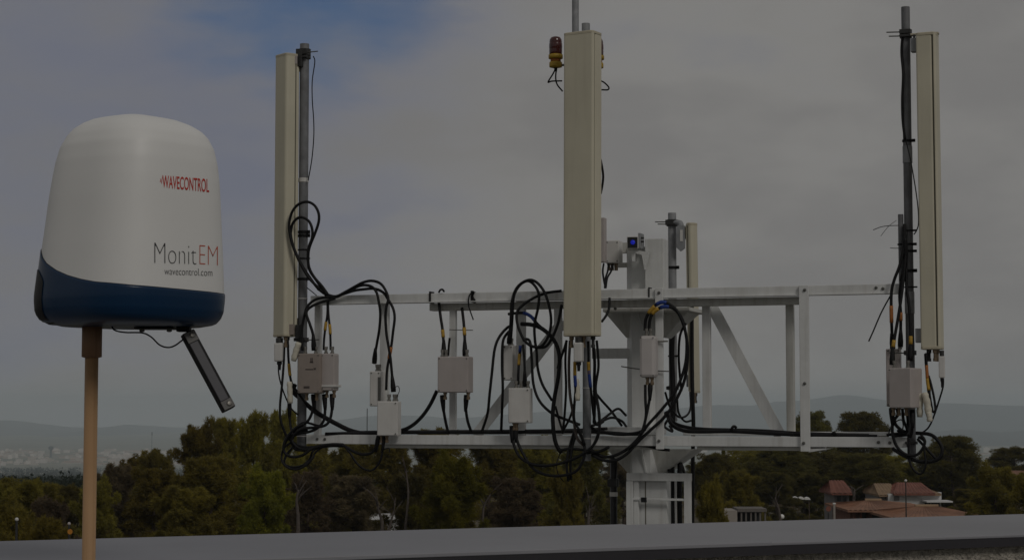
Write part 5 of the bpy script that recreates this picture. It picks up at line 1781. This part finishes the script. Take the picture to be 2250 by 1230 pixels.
# white colonnade wall
Y = 105
h4 = thing('garden_pavilion', (X_(1630, Y), Y, 0), 'low pale garden building with a row of dark openings', 'building')
wbox('wall', X_(1581, Y), X_(1617, Y), Y, Y + 2.5, 0, Z_(1121, Y), M['palewall'], h4)
wbox('lintel', X_(1617, Y) + 0.02, X_(1682, Y), Y + 0.02, Y + 2.4, Z_(1124, Y), Z_(1117, Y), M['colonnade'], h4)
for x in (1625, 1635, 1646, 1656, 1666, 1677):
    wbox('column', X_(x, Y), X_(x + 3.5, Y), Y + 0.1, Y + 0.22, 0, Z_(1124, Y) - 0.01, M['colonnade'], h4)
wbox('back_wall', X_(1619, Y), X_(1680, Y), Y + 2.0, Y + 2.2, 0, Z_(1125, Y), M['dark'], h4)
# pale building glimpsed between trunks at left
Y = 112
h5 = thing('house', (X_(848, Y), Y, 0), 'white house wall glimpsed between trunks at left of centre', 'house')
wbox('wall', X_(806, Y), X_(888, Y), Y, Y + 6, 0, Z_(1141, Y), M['whitewall'], h5)
wbox('roof_slab', X_(802, Y), X_(892, Y), Y - 0.3, Y + 6.2, Z_(1141, Y) + 0.01, Z_(1139.5, Y), M['whitewall'], h5)
for x0, x1 in ((812, 822), (832, 842)):
    wbox('window', X_(x0, Y), X_(x1, Y), Y - 0.03, Y + 0.05, Z_(1160, Y), Z_(1146, Y), M['dark'], h5)
# house roof at the right border
Y = 190
h6 = thing('house', (X_(2235, Y), Y, 0), 'house with orange roof peeping between trees at the right border', 'house')
wbox('wall', X_(2208, Y), X_(2290, Y), Y + 0.5, Y + 6, 0, Z_(1050, Y), M['palewall'], h6)
bm = bmesh.new()
hip_roof(bm, X_(2203, Y), X_(2295, Y), Y, Y + 7, Z_(1050, Y), Z_(1036, Y), X_(2225, Y), X_(2275, Y), Y + 3.5)
finish(bm, 'roof', M['tile'], h6)
wbox('window', X_(2215, Y), X_(2225, Y), Y + 0.42, Y + 0.52, Z_(1066, Y), Z_(1055, Y), M['dark'], h6)


def lamp_post(label, px, ytop, Y, m_head, kind, k=1.0):
    p = at(px, ytop, Y)
    t = thing('street_lamp' if kind == 'lamp' else 'road_sign', (p.x, Y, ground_z(Y)), label, 'street lamp' if kind == 'lamp' else 'sign')
    z0 = ground_z(Y)
    bm = bmesh.new()
    add_lathe(bm, Vector((p.x, Y, z0)), [(0.09, 0), (0.09, 0.3), (0.05, 0.35), (0.035, p.z - z0 - 0.2)], seg=10)
    finish(bm, 'post', M['clamp'], t)
    bm = bmesh.new()
    if kind == 'lamp':
        add_lathe(bm, Vector((p.x, Y, p.z - 0.22)), [(0.05 * k, 0), (0.11 * k, 0.04 * k), (0.13 * k, 0.11 * k), (0.11 * k, 0.19 * k), (0.05 * k, 0.24 * k), (0.01, 0.245 * k)], seg=14)
    else:
        add_lathe(bm, Vector((p.x, Y - 0.06, p.z)), [(0.15 * k, 0), (0.155 * k, 0.01), (0.15 * k, 0.02)], Vector((0, -1, 0)), 18)
    finish(bm, 'globe' if kind == 'lamp' else 'sign_plate', m_head, t, smooth=(kind == 'lamp'))


lamp_post('white globe street lamp low at the far left', 37, 1128, 58, M['boxgrey'], 'lamp', 0.45)
lamp_post('second white globe lamp beside the wooden pole', 152, 1138, 62, M['boxtaupe'], 'lamp', 0.42)
lamp_post('round orange sign left of the wooden pole foot', 155, 1167, 57, M['amber'], 'sign', 0.5)
lamp_post('white globe lamp on a short post right of the colonnade', 1718, 1130, 100, M['whitepaint'], 'lamp')
lamp_post('small orange red sign near the red roofed house', 1820, 1117, 112, M['tile_r'], 'sign')
lamp_post('tall dark street lamp in front of the white walled house', 1990, 1050, 115, M['boxgrey'], 'lamp', 0.65)
Y = 113
t = thing('gate_post', (X_(1829, Y), Y, 0), 'square grey gate post left of the orange tiled house', 'post')
wbox('shaft', X_(1827, Y), X_(1831.5, Y), Y, Y + 0.12, 0, Z_(1107, Y), M['palewall'], t, 0.01)
wbox('cap', X_(1826, Y), X_(1832.5, Y), Y - 0.02, Y + 0.14, Z_(1107, Y) + 0.002, Z_(1104, Y), M['whitepaint'], t, 0.01)
# white canvas awning between trunks
Y = 155
t = thing('garden_awning', (X_(1757, Y), Y, 0), 'white scalloped awning between trunks left of the red roofed house', 'awning')
for i, x in enumerate((1739, 1752, 1765)):
    bm = bmesh.new()
    a0, b0 = X_(x, Y), X_(x + 12.5, Y)
    z = Z_(1093 + i * 0.6, Y)
    add_prism(bm, [Vector((a0, Y, z - 0.1)), Vector((b0, Y, z - 0.12)), Vector((b0 - 0.05, Y, z)), Vector(((a0 + b0) / 2, Y, z + 0.07)), Vector((a0 + 0.05, Y, z + 0.02))], Vector((0, 0.5, 0.05)))
    finish(bm, 'canvas', M['whitepaint'], t)
for x in (1741, 1774):
    wbox('post', X_(x, Y), X_(x + 1.5, Y), Y + 0.1, Y + 0.16, 0, Z_(1098, Y), M['bark'], t)


def bare_trunk(label, pts, Y, r):
    P = smooth_path([at(x, y, Y) for x, y in pts], 4)
    P[0].z = ground_z(Y) - 0.1
    t = thing('bare_tree', (P[0].x, P[0].y, ground_z(Y)), label, 'tree')
    bm = bmesh.new()
    nn_ = len(P)
    add_tube(bm, P, [r * (1 - 0.6 * i / (nn_ - 1)) for i in range(nn_)], 8)
    finish(bm, 'trunk', M['barkpale'], t, smooth=True)
    bm = bmesh.new()
    rnd = random.Random(int(pts[0][0]))
    for i in range(5):
        b = P[min(nn_ - 1, int(nn_ * (0.55 + 0.1 * i)))]
        d = Vector((rnd.uniform(-1, 1), rnd.uniform(-.5, .5), rnd.uniform(0.5, 1.2))).normalized()
        ln = rnd.uniform(0.4, 1.0)
        add_tube(bm, [b, b + d * ln * 0.5 + Vector((0, 0, 0.06)), b + d * ln], [r * 0.35, r * 0.22, r * 0.08], 5)
    finish(bm, 'branches', M['barkpale'], t, smooth=True)


bare_trunk('pale bare trunk rising from the parapet below the left antenna', [(654, 1200), (655, 1140), (652, 1100), (656, 1075)], 84, 0.10)
bare_trunk('leaning dark trunk in front of the white house wall', [(836, 1190), (840, 1150), (832, 1120), (826, 1095)], 90, 0.10)
bare_trunk('second trunk leaning right before the white house wall', [(848, 1190), (858, 1150), (863, 1130), (868, 1105)], 92, 0.07)
bare_trunk('thin pale trunk under the square grey box', [(888, 1180), (897, 1090), (894, 1050), (892, 1030)], 88, 0.06)
bare_trunk('bare trunk low between the centre pines', [(1062, 1190), (1061, 1130), (1066, 1105), (1078, 1085)], 86, 0.07)
bare_trunk('bare trunk just left of the mast foot', [(1292, 1180), (1293, 1140), (1296, 1110)], 92, 0.09)
bare_trunk('pale leaning trunk left of the white globe lamp', [(1716, 1150), (1711, 1118), (1703, 1092)], 98, 0.08)
bare_trunk('pale upright trunk beside the red roofed house', [(1878, 1140), (1876, 1100), (1878, 1075)], 135, 0.15)

# ------------------------------------------------------------------ far town on the plain
rnd = random.Random(77)


def town_mesh(kind):
    bm = bmesh.new()
    u, v = Vector((1, 0, 0)), Vector((0, 1, 0))
    if kind == 0:
        add_box(bm, Vector((0, 0, 9)), u, v, ZUP, 30, 18, 18)
        add_box(bm, Vector((4, 2, 19.5)), u, v, ZUP, 8, 6, 3)
    elif kind == 1:
        add_box(bm, Vector((0, 0, 14)), u, v, ZUP, 18, 16, 28)
        add_box(bm, Vector((0, 0, 29.5)), u, v, ZUP, 7, 6, 3)
    else:
        add_box(bm, Vector((0, 0, 4.5)), u, v, ZUP, 46, 26, 9)
        add_prism(bm, [Vector((-23.5, -14, 9)), Vector((-23.5, 14, 9)), Vector((-23.5, 0, 13))], Vector((47, 0, 0)))
    bmesh.ops.recalc_face_normals(bm, faces=bm.faces)
    me = bpy.data.meshes.new('town_building')
    bm.to_mesh(me)
    bm.free()
    me.materials.append(M['townwall'] if kind != 1 else M['townwall2'])
    me.materials.append(M['townroof'])
    for p in me.polygons:
        if p.normal.z > 0.3:
            p.material_index = 1
    return me


TM = [town_mesh(k) for k in range(3)]


def town(n, pxa, pxb, ya, yb, label, group):
    for i in range(n):
        Y = rnd.uniform(ya, yb)
        px = rnd.uniform(pxa, pxb)
        k = rnd.choices((0, 1, 2), (5, 3, 3))[0]
        o = bpy.data.objects.new('town_building', TM[k])
        COL.objects.link(o)
        o.location = (X_(px, Y), Y, ground_z(Y) - 1.5)
        o.rotation_euler = (0, 0, rnd.uniform(-0.5, 0.5))
        s = rnd.uniform(0.4, 0.75)
        o.scale = (s * rnd.uniform(0.8, 1.5), s, s * rnd.uniform(0.4, 0.8))
        tag(o, label, 'building', group)


town(270, -60, 420, 4400, 6100, 'pale hazy block in the distant town left of the pines', 'town blocks on the plain at left')
town(20, 690, 780, 4250, 6400, 'pale hazy town block seen through the gap below the frame', 'town blocks seen through the pine gap')
town(50, 1530, 1760, 4300, 6400, 'pale hazy town block seen under the diagonal brace', 'town blocks seen under the brace')
town(60, 2050, 2260, 4300, 6600, 'pale hazy town block beyond the trees at right', 'town blocks on the plain at right')


def far_tower(label, px, ytop, Y, wpx, name, mats):
    p = at(px, ytop, Y)
    z0 = ground_z(Y) - 1
    w = wpx / F * Y
    t = thing(name, (p.x, Y, z0), label, 'tower')
    bm = bmesh.new()
    add_lathe(bm, Vector((p.x, Y, z0)), [(w * 0.6, 0), (w * 0.5, (p.z - z0) * 0.5), (w * 0.4, p.z - z0)], seg=8)
    finish(bm, 'shaft', mats[0], t)
    bm = bmesh.new()
    add_lathe(bm, Vector((p.x, Y, z0 + (p.z - z0) * 0.82)), [(w * 0.5, 0), (w * 1.1, 3), (w * 1.1, 9), (w * 0.45, 12)], seg=8)
    finish(bm, 'platform', mats[0], t)


far_tower('faint chimney tower above the distant town at left', 112, 985, 5200, 5, 'chimney_tower', [M['hill']])
far_tower('thin faint mast above the town left of the pines', 334, 948, 5600, 1.6, 'radio_tower', [M['hill']])

# ------------------------------------------------------------------ haze over the whole place
bm = bmesh.new()
add_box(bm, Vector((0, 6500, -13)), Vector((1, 0, 0)), Vector((0, 1, 0)), ZUP, 17400, 16400, 236)
hz = finish(bm, 'haze', None)
hm = bpy.data.materials.new('pale_haze')
hm.use_nodes = True
ht = hm.node_tree
ht.nodes.clear()
ho = ht.nodes.new('ShaderNodeOutputMaterial')
hv = ht.nodes.new('ShaderNodeVolumePrincipled')
hv.inputs['Color'].default_value = (0.83, 0.93, 1.0, 1)
hv.inputs['Density'].default_value = 0.000135
hv.inputs['Anisotropy'].default_value = 0.0
ht.links.new(hv.outputs[0], ho.inputs['Volume'])
hz.data.materials.append(hm)
tag(hz, 'thin pale haze over the whole landscape', 'haze', kind='stuff')
